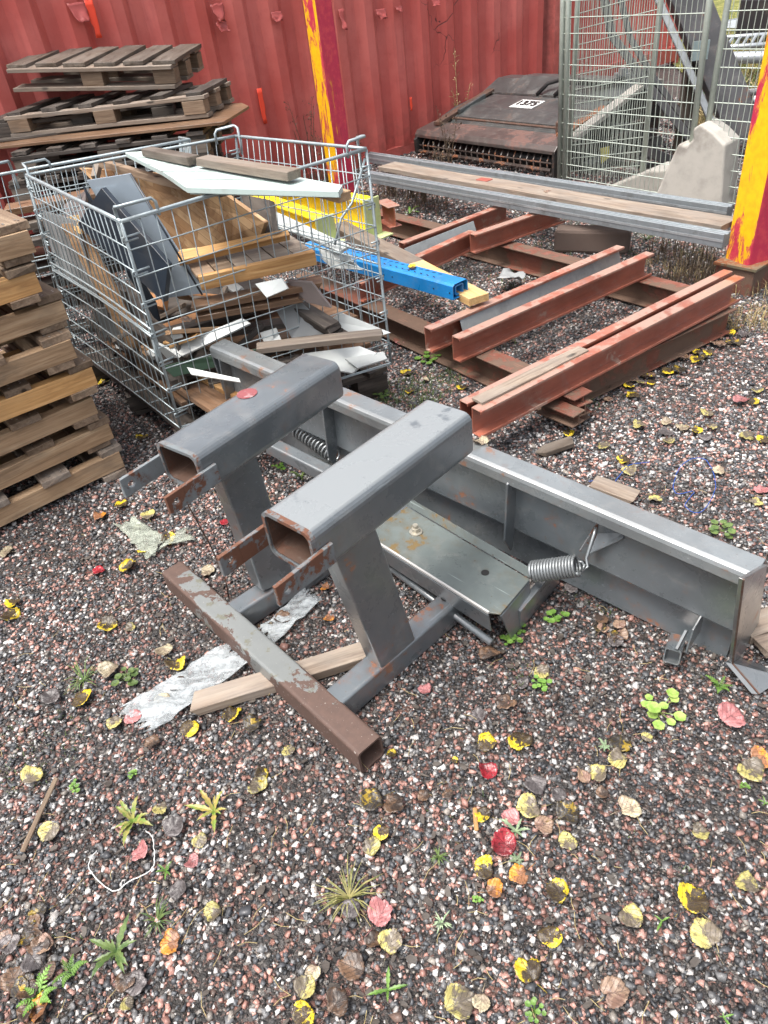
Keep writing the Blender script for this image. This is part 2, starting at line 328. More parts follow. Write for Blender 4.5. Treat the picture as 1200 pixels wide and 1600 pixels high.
def slab(name, pts, t, mat, parent=None, bevel=.001, wob=0.0, div=1):
    """flat piece through the given corners, t thick below them; local x along the first edge"""
    P = [Vector(p) for p in pts]; c = sum(P, Vector())/len(P)
    nrm = Vector()
    for i in range(len(P)): nrm += (P[i]-c).cross(P[(i+1) % len(P)]-c)
    nrm.normalize()
    if nrm.z < 0: P = P[::-1]; nrm = -nrm
    x = (P[1]-P[0]); x = (x-nrm*x.dot(nrm)).normalized(); y = nrm.cross(x)
    M = Matrix(((x.x, y.x, nrm.x, P[0].x), (x.y, y.y, nrm.y, P[0].y), (x.z, y.z, nrm.z, P[0].z), (0, 0, 0, 1))); Mi = M.inverted()
    top = [Mi @ p for p in P]; n = len(P); top = [Vector((p.x, p.y, p.z*.15)) for p in top]
    if wob: top = [p+Vector((random.uniform(-wob, wob), random.uniform(-wob, wob), 0)) for p in top]
    bot = [p-Vector((0, 0, t)) for p in top]; m = MB()
    m.add(top+bot, [tuple(range(n)), tuple(range(2*n-1, n-1, -1))]+[(i, n+i, n+(i+1) % n, (i+1) % n) for i in range(n)])
    o = link(name, m.mesh(name), mat, parent, M); return bev(o, bevel, 1) if bevel else o
def sheet(name, pts, nx, ny, mat, amp=.01, t=.0006, parent=None, fr=9.0, ragged=.2, smooth=True):
    """thin crumpled sheet stretched over four corners"""
    A, B, D, E_ = [Vector(p) for p in pts]; m = MB(); vs = []; s0 = random.random()*50
    for j in range(ny+1):
        for i in range(nx+1):
            u, v = i/nx, j/ny
            if i in (0, nx): u += random.uniform(-ragged, ragged)/nx
            if j in (0, ny): v += random.uniform(-ragged, ragged)/ny
            p = A*(1-u)*(1-v)+B*u*(1-v)+D*u*v+E_*(1-u)*v
            q = noise.noise(p*fr+Vector((s0, 0, 0)))*amp+noise.noise(p*fr*3+Vector((s0, 3, 0)))*amp*.5
            vs.append(p+Vector((0, 0, q+amp*.8)))
    fs = [(j*(nx+1)+i, j*(nx+1)+i+1, (j+1)*(nx+1)+i+1, (j+1)*(nx+1)+i) for j in range(ny) for i in range(nx)]
    m.add(vs, fs); o = m.build(name, mat, parent, smooth); s = o.modifiers.new('solid', 'SOLIDIFY'); s.thickness = max(t, .0012); return o
def plate_hole(name, a, b, h, t, hx, r, mat, parent=None, up=Z):
    """flat bar from a to b standing on edge with a round hole at hx from a"""
    a, b = Vector(a), Vector(b); L = (b-a).length; M = frame(a, b, up); m = MB(); n = 16; hw = h/2; vs = []; fs = []
    sq = []
    for k in range(n):
        an = 2*PI*k/n; c, s_ = math.cos(an), math.sin(an); q = max(abs(c), abs(s_)); sq.append((hx+hw*c/q, hw*s_/q))
    ci = [(hx+r*math.cos(2*PI*k/n), r*math.sin(2*PI*k/n)) for k in range(n)]
    for y in (-t/2, t/2):
        vs += [(p[0], y, p[1]) for p in sq]+[(p[0], y, p[1]) for p in ci]
    for k in range(n):
        j = (k+1) % n
        fs += [(k, j, n+j, n+k), (2*n+j, 2*n+k, 3*n+k, 3*n+j), (n+k, n+j, 3*n+j, 3*n+k), (j, k, 2*n+k, 2*n+j)]
    m.add(vs, fs)
    if L > hx+hw: m.box(((hx+hw+L)/2, 0, 0), (L-hx-hw, t, h))
    return link(name, m.mesh(name), mat, parent, M)

# ================================================================== SETTING
def gravel_ground():
    k = N('gravel_base'); v = k.co(1, 1, 1, shift=False)
    c1 = k.vor(v, 95, out='Color'); s1 = k.n('ShaderNodeSeparateColor'); k.l(c1, s1.inputs[0]); d1 = k.vor(v, 95)
    pal = k.ramp(s1.outputs[0], [(0, (.03, .029, .029)), (.28, (.065, .062, .062)), (.48, (.12, .11, .105)), (.62, (.19, .095, .075)), (.76, (.28, .14, .11)), (.88, (.30, .28, .26))], True)
    d2 = k.vor(v, 260); c2 = k.vor(v, 260, out='Color'); s2 = k.n('ShaderNodeSeparateColor'); k.l(c2, s2.inputs[0])
    pal2 = k.ramp(s2.outputs[0], [(0, (.02, .018, .017)), (.45, (.06, .05, .047)), (.75, (.16, .10, .085)), (.92, (.24, .22, .2))], True)
    col = k.mix(k.mr(s1.outputs[1], .45, .5), pal, pal2)
    col = k.mix(k.mr(d1, .2, .75, 0, .6), col, (.035, .031, .029))
    soil = k.noise(v, 1.4, 5, .6); col = k.mix(k.mr(soil, .5, .68, 0, .55), col, (.035, .03, .024))
    k.bump(k.math('ADD', k.math('MULTIPLY', d1, -1.0), k.math('MULTIPLY', d2, -.35)), 1.0, .012)
    return k.done(col, .55, 0, .5)
GB = gravel_ground()
def hgt(x, y):
    return .010*noise.noise(Vector((x*1.3, y*1.3, 0)))+.006*noise.noise(Vector((x*4, y*4, 3)))-.008
m = MB(); xs = list(np.linspace(-4, 6, 101)); ys = list(np.linspace(-.6, 9.4, 101))
xs = [-60, -20, -8]+xs+[10, 20, 70]; ys = [-30, -8]+ys+[14, 30, 120]
vs = [(x, y, hgt(x, y) if -4 < x < 6 and -.6 < y < 9.4 else -.008) for y in ys for x in xs]; nx = len(xs)
m.add(vs, [(j*nx+i, j*nx+i+1, (j+1)*nx+i+1, (j+1)*nx+i) for j in range(len(ys)-1) for i in range(nx-1)])
g = m.build('ground', GB, smooth=True); tag(g, None, kind='structure')

# stone cover: angular chips, each with its own colour
def scatter_stones():
    def inview(x, y, mx=.10):
        P = np.stack([x, y, np.zeros_like(x)-CH], 1); z = P@np.array(_fw); u = 600+CF*(P@np.array(_r))/z; v_ = 800-CF*(P@np.array(_u))/z
        return (z > 0) & (u > -160) & (u < 1360) & (v_ > -60) & (v_ < 1760)
    pts = []
    for (x0, x1, y0, y1, dens, s0, s1) in ((-1.6, 1.8, .1, 1.9, 14500, .0032, .0078), (-2.4, 2.8, 1.9, 3.1, 11500, .0038, .0085), (-3, 3.6, 3.1, 5.2, 7200, .0048, .0092), (-2.5, 5, 5.2, 8.5, 2200, .008, .013)):
        n = int((x1-x0)*(y1-y0)*dens); x = rng.uniform(x0, x1, n); y = rng.uniform(y0, y1, n); k = inview(x, y)
        d = -x*math.sin(rad(34.17))+y*math.cos(rad(34.17)); k &= d < 5.9
        x, y = x[k], y[k]; fine = np.array([noise.noise(Vector((a_*1.7, b_*1.7, 21))) for a_, b_ in zip(x, y)]); keep = (fine < .22) | (rng.random(len(x)) < .55); x, y = x[keep], y[keep]; s = (s0+(s1-s0)*rng.random(len(x))**2.1*1.35)*.88; pts.append(np.stack([x, y, s], 1))
    n = 900; x = rng.uniform(-2, 2.6, n); y = rng.uniform(.2, 4, n); k = inview(x, y); pts.append(np.stack([x[k], y[k], rng.uniform(.008, .0125, k.sum())], 1))
    P = np.concatenate(pts); n = len(P)
    bm = bmesh.new(); bmesh.ops.create_cube(bm, size=1.45); bmesh.ops.triangulate(bm, faces=bm.faces[:]); bv = np.array([v.co[:] for v in bm.verts]); bf = np.array([[v.index for v in f.verts] for f in bm.faces]); bm.free()
    nv, nf = len(bv), len(bf)
    V_ = (bv[None]+rng.uniform(-.30, .30, (n, nv, 3)))*(1+rng.uniform(-.30, .22, (n, nv, 1))+0*0)*np.stack([rng.uniform(.75, 1.3, n), rng.uniform(.6, 1.1, n), rng.uniform(.4, .85, n)], 1)[:, None]
    a = rng.uniform(0, 2*PI, n); b = rng.uniform(-.9, .9, n); ca, sa, cb, sb = np.cos(a), np.sin(a), np.cos(b), np.sin(b)
    X, Y, Zz = V_[..., 0], V_[..., 1], V_[..., 2]; Y2 = Y*cb[:, None]-Zz*sb[:, None]; Z2 = Y*sb[:, None]+Zz*cb[:, None]
    X3 = X*ca[:, None]-Y2*sa[:, None]; Y3 = X*sa[:, None]+Y2*ca[:, None]; V_ = np.stack([X3, Y3, Z2], 2)*P[:, 2][:, None, None]
    hz = np.array([hgt(q[0], q[1]) for q in P]); off = np.stack([P[:, 0], P[:, 1], hz+P[:, 2]*rng.uniform(-.1, .55, n)], 1); V_ = V_+off[:, None]
    F = (bf[None]+(np.arange(n)*nv)[:, None, None]).reshape(-1, 3)
    me = bpy.data.meshes.new('gravel'); me.vertices.add(n*nv); me.vertices.foreach_set('co', V_.reshape(-1).astype(np.float32))
    me.loops.add(len(F)*3); me.loops.foreach_set('vertex_index', F.reshape(-1).astype(np.int32)); me.polygons.add(len(F)); me.polygons.foreach_set('loop_start', np.arange(0, len(F)*3, 3, dtype=np.int32))
    me.polygons.foreach_set('loop_total', np.full(len(F), 3, dtype=np.int32)) if False else None
    me.update(calc_edges=True)
    pal = np.array([(.02, .022, .025), (.042, .045, .051), (.068, .073, .080), (.125, .125, .127), (.16, .085, .075), (.26, .135, .11), (.37, .21, .175), (.42, .40, .385), (.47, .465, .455), (.09, .058, .046), (.19, .17, .15)])
    pr = np.array([.09, .13, .16, .17, .065, .095, .095, .12, .05, .025, .05]); idx = rng.choice(len(pal), n, p=pr/pr.sum())
    drift = np.array([noise.noise(Vector((q[0]*1.1, q[1]*1.1, 7)))*.5+noise.noise(Vector((q[0]*3.5, q[1]*3.5, 9)))*.35 for q in P]); drift = np.clip(1.22+drift*.9, .65, 1.7)
    col = pal[idx]*rng.uniform(.75, 1.25, (n, 1))*drift[:, None]; ca_ = me.color_attributes.new('tint', 'FLOAT_COLOR', 'POINT')
    ca_.data.foreach_set('color', np.repeat(np.concatenate([col, np.ones((n, 1))], 1), nv, axis=0).reshape(-1).astype(np.float32))
    k = N('granite_chips'); at_ = k.n('ShaderNodeAttribute', attribute_name='tint'); v = k.co(1, 1, 1, shift=False); s = k.noise(v, 420, 3, .7)
    c = k.mix(k.mr(s, .42, .62, 0, .5), at_.outputs['Color'], (.05, .045, .045)); c = k.mix(k.mr(k.noise(v, 1.3, 4), .52, .7, 0, .3), c, (.045, .038, .032))
    mt = k.done(c, k.mr(s, .3, .7, .28, .6), 0, .5)
    return link('gravel', me, mt), n
GR, NST = scatter_stones(); tag(GR, 'pink, black and white crushed granite covering the yard', kind='stuff')

# red container standing along the back
CY = 34.17; cd = pol(CY); cn = Vector((-math.sin(rad(CY)), math.cos(rad(CY)), 0))
def cpt(s, d=5.9, z=0.0): return cd*s+cn*d+Z*z
def wall(name, s0, s1, d, z0, z1, par, pitch=.3133, ph=1.708, dep=.052):
    prof = [(0, 0), (.27, 0), (.47, dep), (.77, dep), (1.0, 0)]; pts = []
    i0 = int((s0-ph)/pitch)-1
    for i in range(i0, int((s1-ph)/pitch)+2):
        for a, e in prof[:-1]:
            s = ph+(i+a)*pitch-.02
            if s0 <= s <= s1: pts.append((s, e))
    m = MB(); nz = 8; vs = []
    for j in range(nz+1):
        for s, e in pts: q = cpt(s, d+e+.004*noise.noise(Vector((s*1.5, j*.7, 2))), z0+(z1-z0)*j/nz); vs.append(q)
    n = len(pts); m.add(vs, [(j*n+i, j*n+i+1, (j+1)*n+i+1, (j+1)*n+i) for j in range(nz) for i in range(n-1)])
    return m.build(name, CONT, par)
ct = thing('shipping_container', 'long red shipping container with torn film flaps along the back of the yard', 'container', cpt(3.6))
S1 = (onp(869, 150, cn*5.9, CY)).dot(cd)
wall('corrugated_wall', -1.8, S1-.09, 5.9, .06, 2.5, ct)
beam('bottom_rail', cpt(-1.8, 5.95, .03), cpt(S1, 5.95, .03), rect(.1, .08), CONT, ct)
beam('corner_post', cpt(S1-.045, 5.93, .0), cpt(S1-.045, 5.93, 2.6), rect(.09, .1), CONT, ct, up=cn, bevel=.004)
beam('top_rail', cpt(-1.8, 5.93, 2.55), cpt(S1, 5.93, 2.55), rect(.1, .1), CONT, ct)
slab('roof', [cpt(-1.8, 5.98, 2.59), cpt(S1, 5.98, 2.59), cpt(S1, 8.2, 2.59), cpt(-1.8, 8.2, 2.59)], .03, CONT, ct)
slab('end_wall', [cpt(S1-.01, 5.99, .1), cpt(S1-.01, 8.2, .1), cpt(S1-.01, 8.2, 2.5), cpt(S1-.01, 5.99, 2.5)], .03, CONT, ct)
m = MB(); q0 = cpt(S1+.04, 5.88, .8); m.tube([cpt(S1+.02, 5.9, .02), cpt(S1+.02, 5.9, 2.5)], .012, 8); m.box(cpt(S1+.02, 5.88, .62), (.05, .04, .03)); m.build('lock_rod', DARKST, ct)
# second container further right
ct2 = thing('shipping_container', 'red container seen through the mesh fence, right of the long one', 'container', cpt(S1+1.2, 6.25))
S2 = (onp(1062, 60, cn*6.3, CY)).dot(cd)
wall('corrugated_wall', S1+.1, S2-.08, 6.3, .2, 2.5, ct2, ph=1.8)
beam('corner_post', cpt(S2-.04, 6.33, .0), cpt(S2-.04, 6.33, 2.6), rect(.09, .1), CONT, ct2, up=cn, bevel=.004)
beam('bottom_rail', cpt(S1+.1, 6.33, .12), cpt(S2, 6.33, .12), rect(.1, .16), CONT, ct2)
slab('end_wall', [cpt(S2-.01, 6.4, .1), cpt(S2-.01, 8.6, .1), cpt(S2-.01, 8.6, 2.5), cpt(S2-.01, 6.4, 2.5)], .03, CONT, ct2)
# flaps and bare patches of film on the container
def flap(x, y, wpx, hpx, mat, curl=.03):
    A = onp(x, y, cn*5.885, CY); sc_ = (A-Vector((0, 0, CH))).length/CF; w_, h_ = wpx*sc_*(.7 if mat == CONTF else 1), hpx*sc_*(.75 if mat == CONTF else 1); m = MB(); nx_, nz_ = 6, 7; vs = []
    sd = random.random()*30
    for j in range(nz_+1):
        for i in range(nx_+1):
            u, v = i/nx_-.5, j/nz_; wd = w_*(1-.55*v*(.5+noise.noise(Vector((sd, v*3, 0))))) ; out = .006+curl*(v**2)*(.6+.8*noise.noise(Vector((u*4, v*3, sd))))
            p = A+cd*(u*wd+.01*noise.noise(Vector((v*5, sd, 1))))-cn*out-Z*(v*h_+.012*noise.noise(Vector((u*6, sd, v)))); vs.append(p)
    m.add(vs, [(j*(nx_+1)+i, j*(nx_+1)+i+1, (j+1)*(nx_+1)+i+1, (j+1)*(nx_+1)+i) for j in range(nz_) for i in range(nx_)])
    o = m.build('torn_film_flap', mat, ct, True); s = o.modifiers.new('solid', 'SOLIDIFY'); s.thickness = .002
for a in [(118, 4, 30, 26, CONTF, .07), (338, 6, 26, 24, CONTF, .06), (345, 34, 22, 14, CONTF, .06), (431, 18, 24, 14, CONTF, .05),
          (532, 14, 12, 30, CONTF, .06), (594, 14, 24, 14, CONTF, .06), (622, 10, 16, 8, CONTF, .05), (680, 0, 18, 8, CONTF, .05), 
          (137, 0, 10, 38, CORANGE, .004), (404, 138, 8, 42, CORANGE, .004), (641, 152, 4, 16, CORANGE, .004), (278, 88, 16, 14, CORANGE, .004), ]: flap(*a)

# ================================================================== SNOW PLOUGH (dark grey steel frame)
YU, YW = -51.6, 40.4
u = pol(YU); wv = pol(YW)
pl = thing('snow_plough', 'dark grey steel plough attachment with two fork pockets lying on the gravel', 'snow plough', at(595, 1046))
# cross bar at the front
def barmat():
    k = N('grey_bar_with_rusted_ends'); v = k.co(1, 1, 1, shift=False); sp = k.n('ShaderNodeSeparateXYZ'); k.l(v, sp.inputs[0]); a = k.noise(v, 9, 7, .7, .4); b = k.noise(v, 60, 4)
    ends = k.math('MAXIMUM', k.mr(sp.outputs[0], .13, .06, 0, .22), k.mr(sp.outputs[0], .60, .72, 0, .26)); side = k.mr(k.math('ABSOLUTE', sp.outputs[1]), .028, .037, 0, .12)
    f = k.mr(k.math('ADD', a, k.math('ADD', ends, side)), .60, .625); g_ = k.mix(a, (.13, .14, .14), (.20, .21, .205)); g_ = k.mix(k.mr(k.noise(v, 26, 5, .7), .56, .62, 0, .7), g_, (.12, .115, .07))
    col = k.mix(f, g_, k.mix(b, (.055, .033, .026), (.115, .066, .05))); col = k.mix(k.mr(k.noise(v, 150, 2), .68, .72, 0, .7), col, (.35, .33, .3)); k.bump(k.math('SUBTRACT', k.math('MULTIPLY', b, .5), f), .5, .0015)
    return k.done(col, k.mixf(f, .32, .7), 0, .6)
c0 = (at(254, 895, .08)+at(282, 875, .08))/2; c1 = (at(559, 1182, .08)+at(595, 1147, .08))/2
beam('cross_bar', c0-Z*.04, c1-Z*.04, rrect(.074, .08, .009), barmat(), pl, hollow=.006)
aR = at(581, 1036, .08)-Z*.04; dR = pol(40.4); aL = at(371, 944, .08)-Z*.04; dL = pol(36.5)
beam('skid_arm', aR-dR*.20-Z*.0015, aR+dR*.325-Z*.0015, rrect(.066, .08, .008), GREY, pl, hollow=.005)
beam('skid_arm', aL-dL*.05-Z*.0015, aL+dL*.36, rrect(.066, .08, .008), GREY, pl, hollow=.005)
m = MB(); hR = at(697, 933, .082); m.tube([hR-Z*.001, hR+Z*.0006], .0155, 16); m.build('bolt_hole', BLACK, pl)
# legs and fork pockets
def legbox(base, yaw, px, boxpx, ztop, wbox, nm):
    d = pol(yaw); side = Vector((d.y, -d.x, 0))
    S = [onp(x, y, base, yaw) for x, y in px]                     # side face, four corners
    t = .066; m = MB(); P = [p-side*.002 for p in S]; Q = [p-side*(t-.002) for p in S]; m.add(P+Q, [(0, 1, 2, 3), (7, 6, 5, 4)]+[(i, 4+i, 4+(i+1) % 4, (i+1) % 4) for i in range(4)])
    o = m.build('leg', GREY, pl); bev(o, .006, 3)
A_R = at(595, 1046, .08); legbox(A_R, 40.4, [(598, 1047), (651, 1000), (584, 812), (520, 858)], None, .65, .16, 'R')
A_L = at(380, 952, .08); legbox(A_L, 40, [(412, 925), (462, 905), (398, 700), (342, 738)], None, .65, .16, 'L')
def pocket(p0, p1, p2, p3, z, wd, hh, rnd, mt=None):
    a = (at(*p0, z)+at(*p1, z))/2; b = (at(*p2, z)+at(*p3, z))/2; d = (b-a).normalized()
    o = beam('fork_pocket', a-Z*(hh/2), b-Z*(hh/2)+d*.012, rrect(wd, hh, rnd, 5), mt or GREY, pl, hollow=.007); bev(o, .0015, 1, 50)
    m = MB(); n = len(rrect(wd, hh, rnd, 5)); pr = rrect(wd+.0015, hh+.0015, rnd, 5); inn = rrect(wd-.016, hh-.016, rnd-.006, 5); vs = []
    M = frame(a-Z*(hh/2), b-Z*(hh/2))
    vs = [M @ Vector((-.0012, y, z_)) for y, z_ in pr]+[M @ Vector((-.0012, y, z_)) for y, z_ in inn]+[M @ Vector((.012, y, z_)) for y, z_ in pr]
    m.add(vs, [(k, n+k, n+(k+1) % n, (k+1) % n) for k in range(n)]+[(2*n+k, k, (k+1) % n, 2*n+(k+1) % n) for k in range(n)]); m.build('rusty_rim', RUST, o)
    # rusted liner seen through the open mouth
    beam('rusty_liner', a-Z*(hh/2)+d*.004, b-Z*(hh/2)-d*.05, [(y*.988, q*.985) for y, q in rrect(wd-.0145, hh-.0145, rnd-.005, 5)], RUSTD, o, hollow=.002)
    sd = Vector((d.y, -d.x, 0))
    for s, ext in ((1, .115), (-1, .125)):
        c = a+sd*s*(wd/2+.006)-Z*(hh*.60)
        l = plate_hole('lug', c-d*ext, c+d*.045, .052, .010, .028, .0095, RUST, pl); bev(l, .001, 1)
    return a, b
pB = pocket((406, 797), (484, 836), (652, 620), (738, 655), .65, .150, .12, .023, SCUFSKY)
pA = pocket((247, 687), (299, 716), (464, 550), (526, 572), .648, .150, .115, .023)
# red label stuck on the far pocket
m = MB(); q = at(386, 615, .6492); m.tube([q, q+Z*.0008], .028, 20); lb = m.build('round_label', plain('faded_red_label', (.22, .06, .065), .6, 0, .6, 90, (.55, .5, .5), .95), pl)

# blade behind
ZB = .33; bd = pol(-51.4)
bk0 = at(352, 528, ZB+.145); bk1 = at(1198, 871, ZB); fr1 = at(1172, 905, ZB); bdir = (bk1-bk0); bdir.z = 0; bdir.normalize(); YB = math.degrees(math.atan2(bdir.y, bdir.x)); bn = Vector((-bdir.y, bdir.x, 0))   # bn points away from the camera
wB = abs((fr1-bk1).dot(bn))
E0 = bk0.copy(); E1 = bk1.copy(); E0.z = E1.z = 0
L = (E1-E0).length
TILT = .145
def bp(s, off, z): return E0+bdir*s+bn*off+Z*(z+TILT*(1-s/L))        # off measured from the back edge of the top flange
tw = .080
flange = [(0.006, .322), (0, .328)]
prof = [(0, ZB-.006), (-.006, ZB), (-tw+.014, ZB), (-tw+.004, ZB-.004), (-tw, ZB-.014), (-tw, ZB-.042), (-tw+.006, ZB-.042), (-tw+.006, ZB-.016), (-tw+.016, ZB-.007), (-.006, ZB-.008)]
def bladepiece(name, prof, s0, s1, mat=GREY, segs=10, amp=.0015):
    m = MB(); n = len(prof); vs = []; fs = []
    for i in range(segs+1):
        s = s0+(s1-s0)*i/segs; vs += [bp(s, o+amp*noise.noise(Vector((s*2, o*9, 1))), z) for o, z in prof]
    for i in range(segs):
        for k in range(n): j = (k+1) % n; fs.append((i*n+k, i*n+j, (i+1)*n+j, (i+1)*n+k))
    fs += [tuple(range(n-1, -1, -1)), tuple(segs*n+k for k in range(n))]; m.add(vs, fs); return m.build(name, mat, pl)
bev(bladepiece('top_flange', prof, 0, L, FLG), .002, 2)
bladepiece('web', [(-.030, ZB-.008), (-.036, ZB-.008), (-.052, .115), (-.046, .112)], .004, L-.004)
bladepiece('lower_plate', [(-.046, .112), (-.052, .113), (-.012, .098), (-.010, .07), (-.030, -.02), (-.022, -.02), (-.003, .07), (-.004, .104)], .0, L-.02)
bladepiece('back_plate', [(0, ZB-.006), (-.005, ZB-.006), (-.005, -.01), (0, -.01)], .0, L)
# end plates and ribs
def rib(name, s, t=.007, pts=None, mat=GREY):
    pts = pts or [(-tw+.008, ZB-.012), (-.034, ZB-.012), (-.044, .12), (-.075, .03), (-.115, .03), (-.085, .09)]
    m = MB(); P = [bp(s-t/2, o, z) for o, z in pts]; Q = [bp(s+t/2, o, z) for o, z in pts]; n = len(pts)
    m.add(P+Q, [tuple(range(n)), tuple(range(2*n-1, n-1, -1))]+[(i, n+i, n+(i+1) % n, (i+1) % n) for i in range(n)]); o = m.build(name, mat, pl); return bev(o, .0012, 1)
def s_of(x, y, z=ZB):
    q = s_ = 0
    for _ in range(8): q = at(x, y, z+TILT*(1-s_/L)); q.z = 0; s_ = (q-E0).dot(bdir)
    return s_
sv = s_of(800, 747, .30)
rib('rib', sv, pts=[(-tw-.006, ZB-.036), (-.034, ZB-.014), (-.046, .12), (-.06, .04), (-.07, .04), (-tw-.02, .10)])
rib('rib', s_of(513, 627, .29), pts=[(-tw-.006, ZB-.036), (-.034, ZB-.014), (-.046, .12), (-.08, .04), (-tw-.02, .10)])
rib('rib', .045, .006, [(-tw-.002, ZB-.036), (-.02, ZB-.014), (-.02, .0), (-tw-.03, .0)])
rib('end_plate', .002, .008, [(-tw, ZB-.012), (-.004, ZB-.008), (-.004, .0), (-tw+.02, .0)])
# right end: flat plate with rusty edge and the flared shoe at the ground
EP = MB(); sE = L-.002
pts = [(-tw-.001, ZB-.016), (-.004, ZB-.01), (-.004, .03), (-.012, .0), (-tw+.012, .0), (-tw+.002, .06)]
q_ = at(1144, 1036, .045); YP = YB+88
ep = [onp(x, y, q_, YP) for x, y in ((1161, 905), (1199, 883), (1180, 1012), (1144, 1036))]; en = Vector((bdir.x, bdir.y, 0))
m = MB(); m.add([p for p in ep]+[p-en*.009 for p in ep], [(0, 1, 2, 3), (7, 6, 5, 4)]+[(i, 4+i, 4+(i+1) % 4, (i+1) % 4) for i in range(4)]); bev(m.build('end_plate', GREY, pl), .0012, 1)
s3, s4 = at(1186, 1086, .0), at(1226, 1058, .02)
m = MB(); P_ = [ep[3], ep[2], s4, s3]; m.add(P_+[p-en*.009+Vector((-.01, 0, 0)) for p in P_], [(0, 1, 2, 3), (7, 6, 5, 4)]+[(i, 4+i, 4+(i+1) % 4, (i+1) % 4) for i in range(4)]); bev(m.build('end_shoe', GREY, pl), .0012, 1)
m = MB(); m.tube([ep[0]+en*.001, ep[3]+en*.001, s3+Z*.004], .0026, 5); m.build('rusty_edge', RUSTD, pl)
# square tube stub under the blade
a = at(1050, 1026, .045); b = a+pol(57, .09)-Z*.035
beam('square_stub', a, b, rrect(.040, .040, .006), GREY, pl, hollow=.0028)
beam('stub_bracket', at(1073, 985, .105), at(1058, 1014, .066), rect(.006, .014), GREY, pl)
slab('stub_gusset', [a+bn*.03+bdir*.02, a+bn*.12+bdir*.02, a+bn*.12+bdir*.02+Z*.08, a+bn*.05+bdir*.02+Z*.07], .005, GREY, pl)
# bolted tray between blade and arms
zt = .15
t1, t2, t2b, t3, t4 = at(585, 843, zt), at(765, 957, zt), at(782, 959, zt), at(828, 905, zt), at(625, 785, zt)
t0 = at(500, 790, zt); t5 = at(560, 746, zt)
trb = slab('tray', [t0, t1, t2, t2b, t3, t4, t5], .006, TRAY, pl); bev(trb, .001, 1)
e0 = t0; e1 = t2
slab('tray_lip', [t5+bn*.002, t3+bn*.002, t3+bn*.016+Z*.022, t5+bn*.016+Z*.022], .004, TRAY, pl)
tn = Vector((-(t2-t0).normalized().y, (t2-t0).normalized().x, 0))
slab('tray_front', [t0-Z*.006-tn*.002, t2-Z*.006-tn*.002, t2-Z*.075-tn*.002+tn*.01, t0-Z*.075-tn*.002+tn*.01], .005, GREY, pl)
beam('tray_edge_strip', t0-tn*.003+Z*.001, t2-tn*.003+Z*.001, rect(.006, .007), plain('bare_worn_edge', (.55, .54, .52), .45, .2), pl)
slab('tray_side', [t2b-Z*.008, t3-Z*.008, t3-Z*.14, t2b-Z*.14+wv*.05], .006, GREY, pl)
slab('support_plate', [at(804, 950, .09), at(866, 892, .11), at(866, 905, .0), at(812, 985, .0)], .02, GREY, pl)
bq = at(650, 832, zt); m = MB(); m.tube([bq, bq+Z*.005], .020, 20); m.tube([bq+Z*.005, bq+Z*.018], .0125, 6); m.tube([bq+Z*.018, bq+Z*.030], .008, 12)
m.build('bolt', galv('zinc_bolt', (.5, .47, .4), .35, .6, .4), pl)
m = MB(); q = at(758, 895, zt); m.tube([q+Z*.0003, q+Z*.0015], .0115, 16); m.build('bolt_hole', BLACK, pl)
m = MB(); p0 = at(560, 850, .04); p1 = at(775, 1012, .04); p1 = at(768, 1004, .035); m.tube([p0, p1], .0105, 10); m.build('round_bar', GREY, pl, True)
# dark frame tubes below the tray and behind the far pocket
beam('rear_tube', bp(.62, -.17, .045), bp(L*.66, -.17, .045), rrect(.05, .06, .008), GREY, pl)
beam('rear_tube', bp(.30, -.13, .05), bp(L*.60, -.13, .05), rrect(.05, .05, .008), GREY, pl)
# springs
def spring(a, b, R, r, turns, hook=True):
    a, b = Vector(a), Vector(b); x = (b-a).normalized(); y = x.cross(Z).normalized(); z = y.cross(x); L_ = (b-a).length; path = []
    n = int(turns*14)
    for i in range(n+1):
        t = i/n; an = 2*PI*turns*t; path.append(a+x*L_*t+(y*math.cos(an)+z*math.sin(an))*R)
    m = MB(); m.tube(path, r, 6); return m, x, y, z
sa = at(832, 893, .155); sb = at(903, 884, .20); wp = onp(928, 835, bp(L*.7, -tw, 0), YB)
m, x, y, z = spring(sa, sb, .027, .0043, 15); 
m.tube([sb+x*.002-z*.02, sb+x*.01-z*.012, sb+x*.016, sb+x*.014+z*.012, sb+x*.005+z*.014], .0036, 6)
m.build('tension_spring', SPRING, pl, True)
c = sb+x*.016; m = MB(); up_ = (wp-c).normalized(); m.tube([c+up_*.006+y*.004, c-up_*.012+y*.008, c-up_*.006+x*.012, c+up_*.02, wp, wp+up_*.012-y*.01, wp+up_*.004-y*.018], .0042, 6); m.build('hook', SPRING, pl, True)
br0 = onp(935, 812, bp(L*.7, -.04, 0), YB); br1 = onp(975, 832, bp(L*.7, -.04, 0), YB); br2 = onp(930, 855, bp(L*.7, -.04, 0), YB)
slab('hook_bracket', [br0, br1, br1-bn*.028-Z*.0, br2-bn*.035], .006, GREY, pl)
slab('hook_bracket', [br0-bn*.002, br2-bn*.036+bdir*-.03, br2-bn*.002-Z*.012], .004, RUST, pl)
sa = at(462, 672, .16); sb = at(523, 712, .17)
m, x, y, z = spring(at(440, 655, .16), sb, .026, .0046, 17); m.build('tension_spring', SPRING, pl, True)
beam('rear_link', at(478, 712, .08), at(560, 765, .08), rrect(.05, .05, .006), BLACKM, pl)

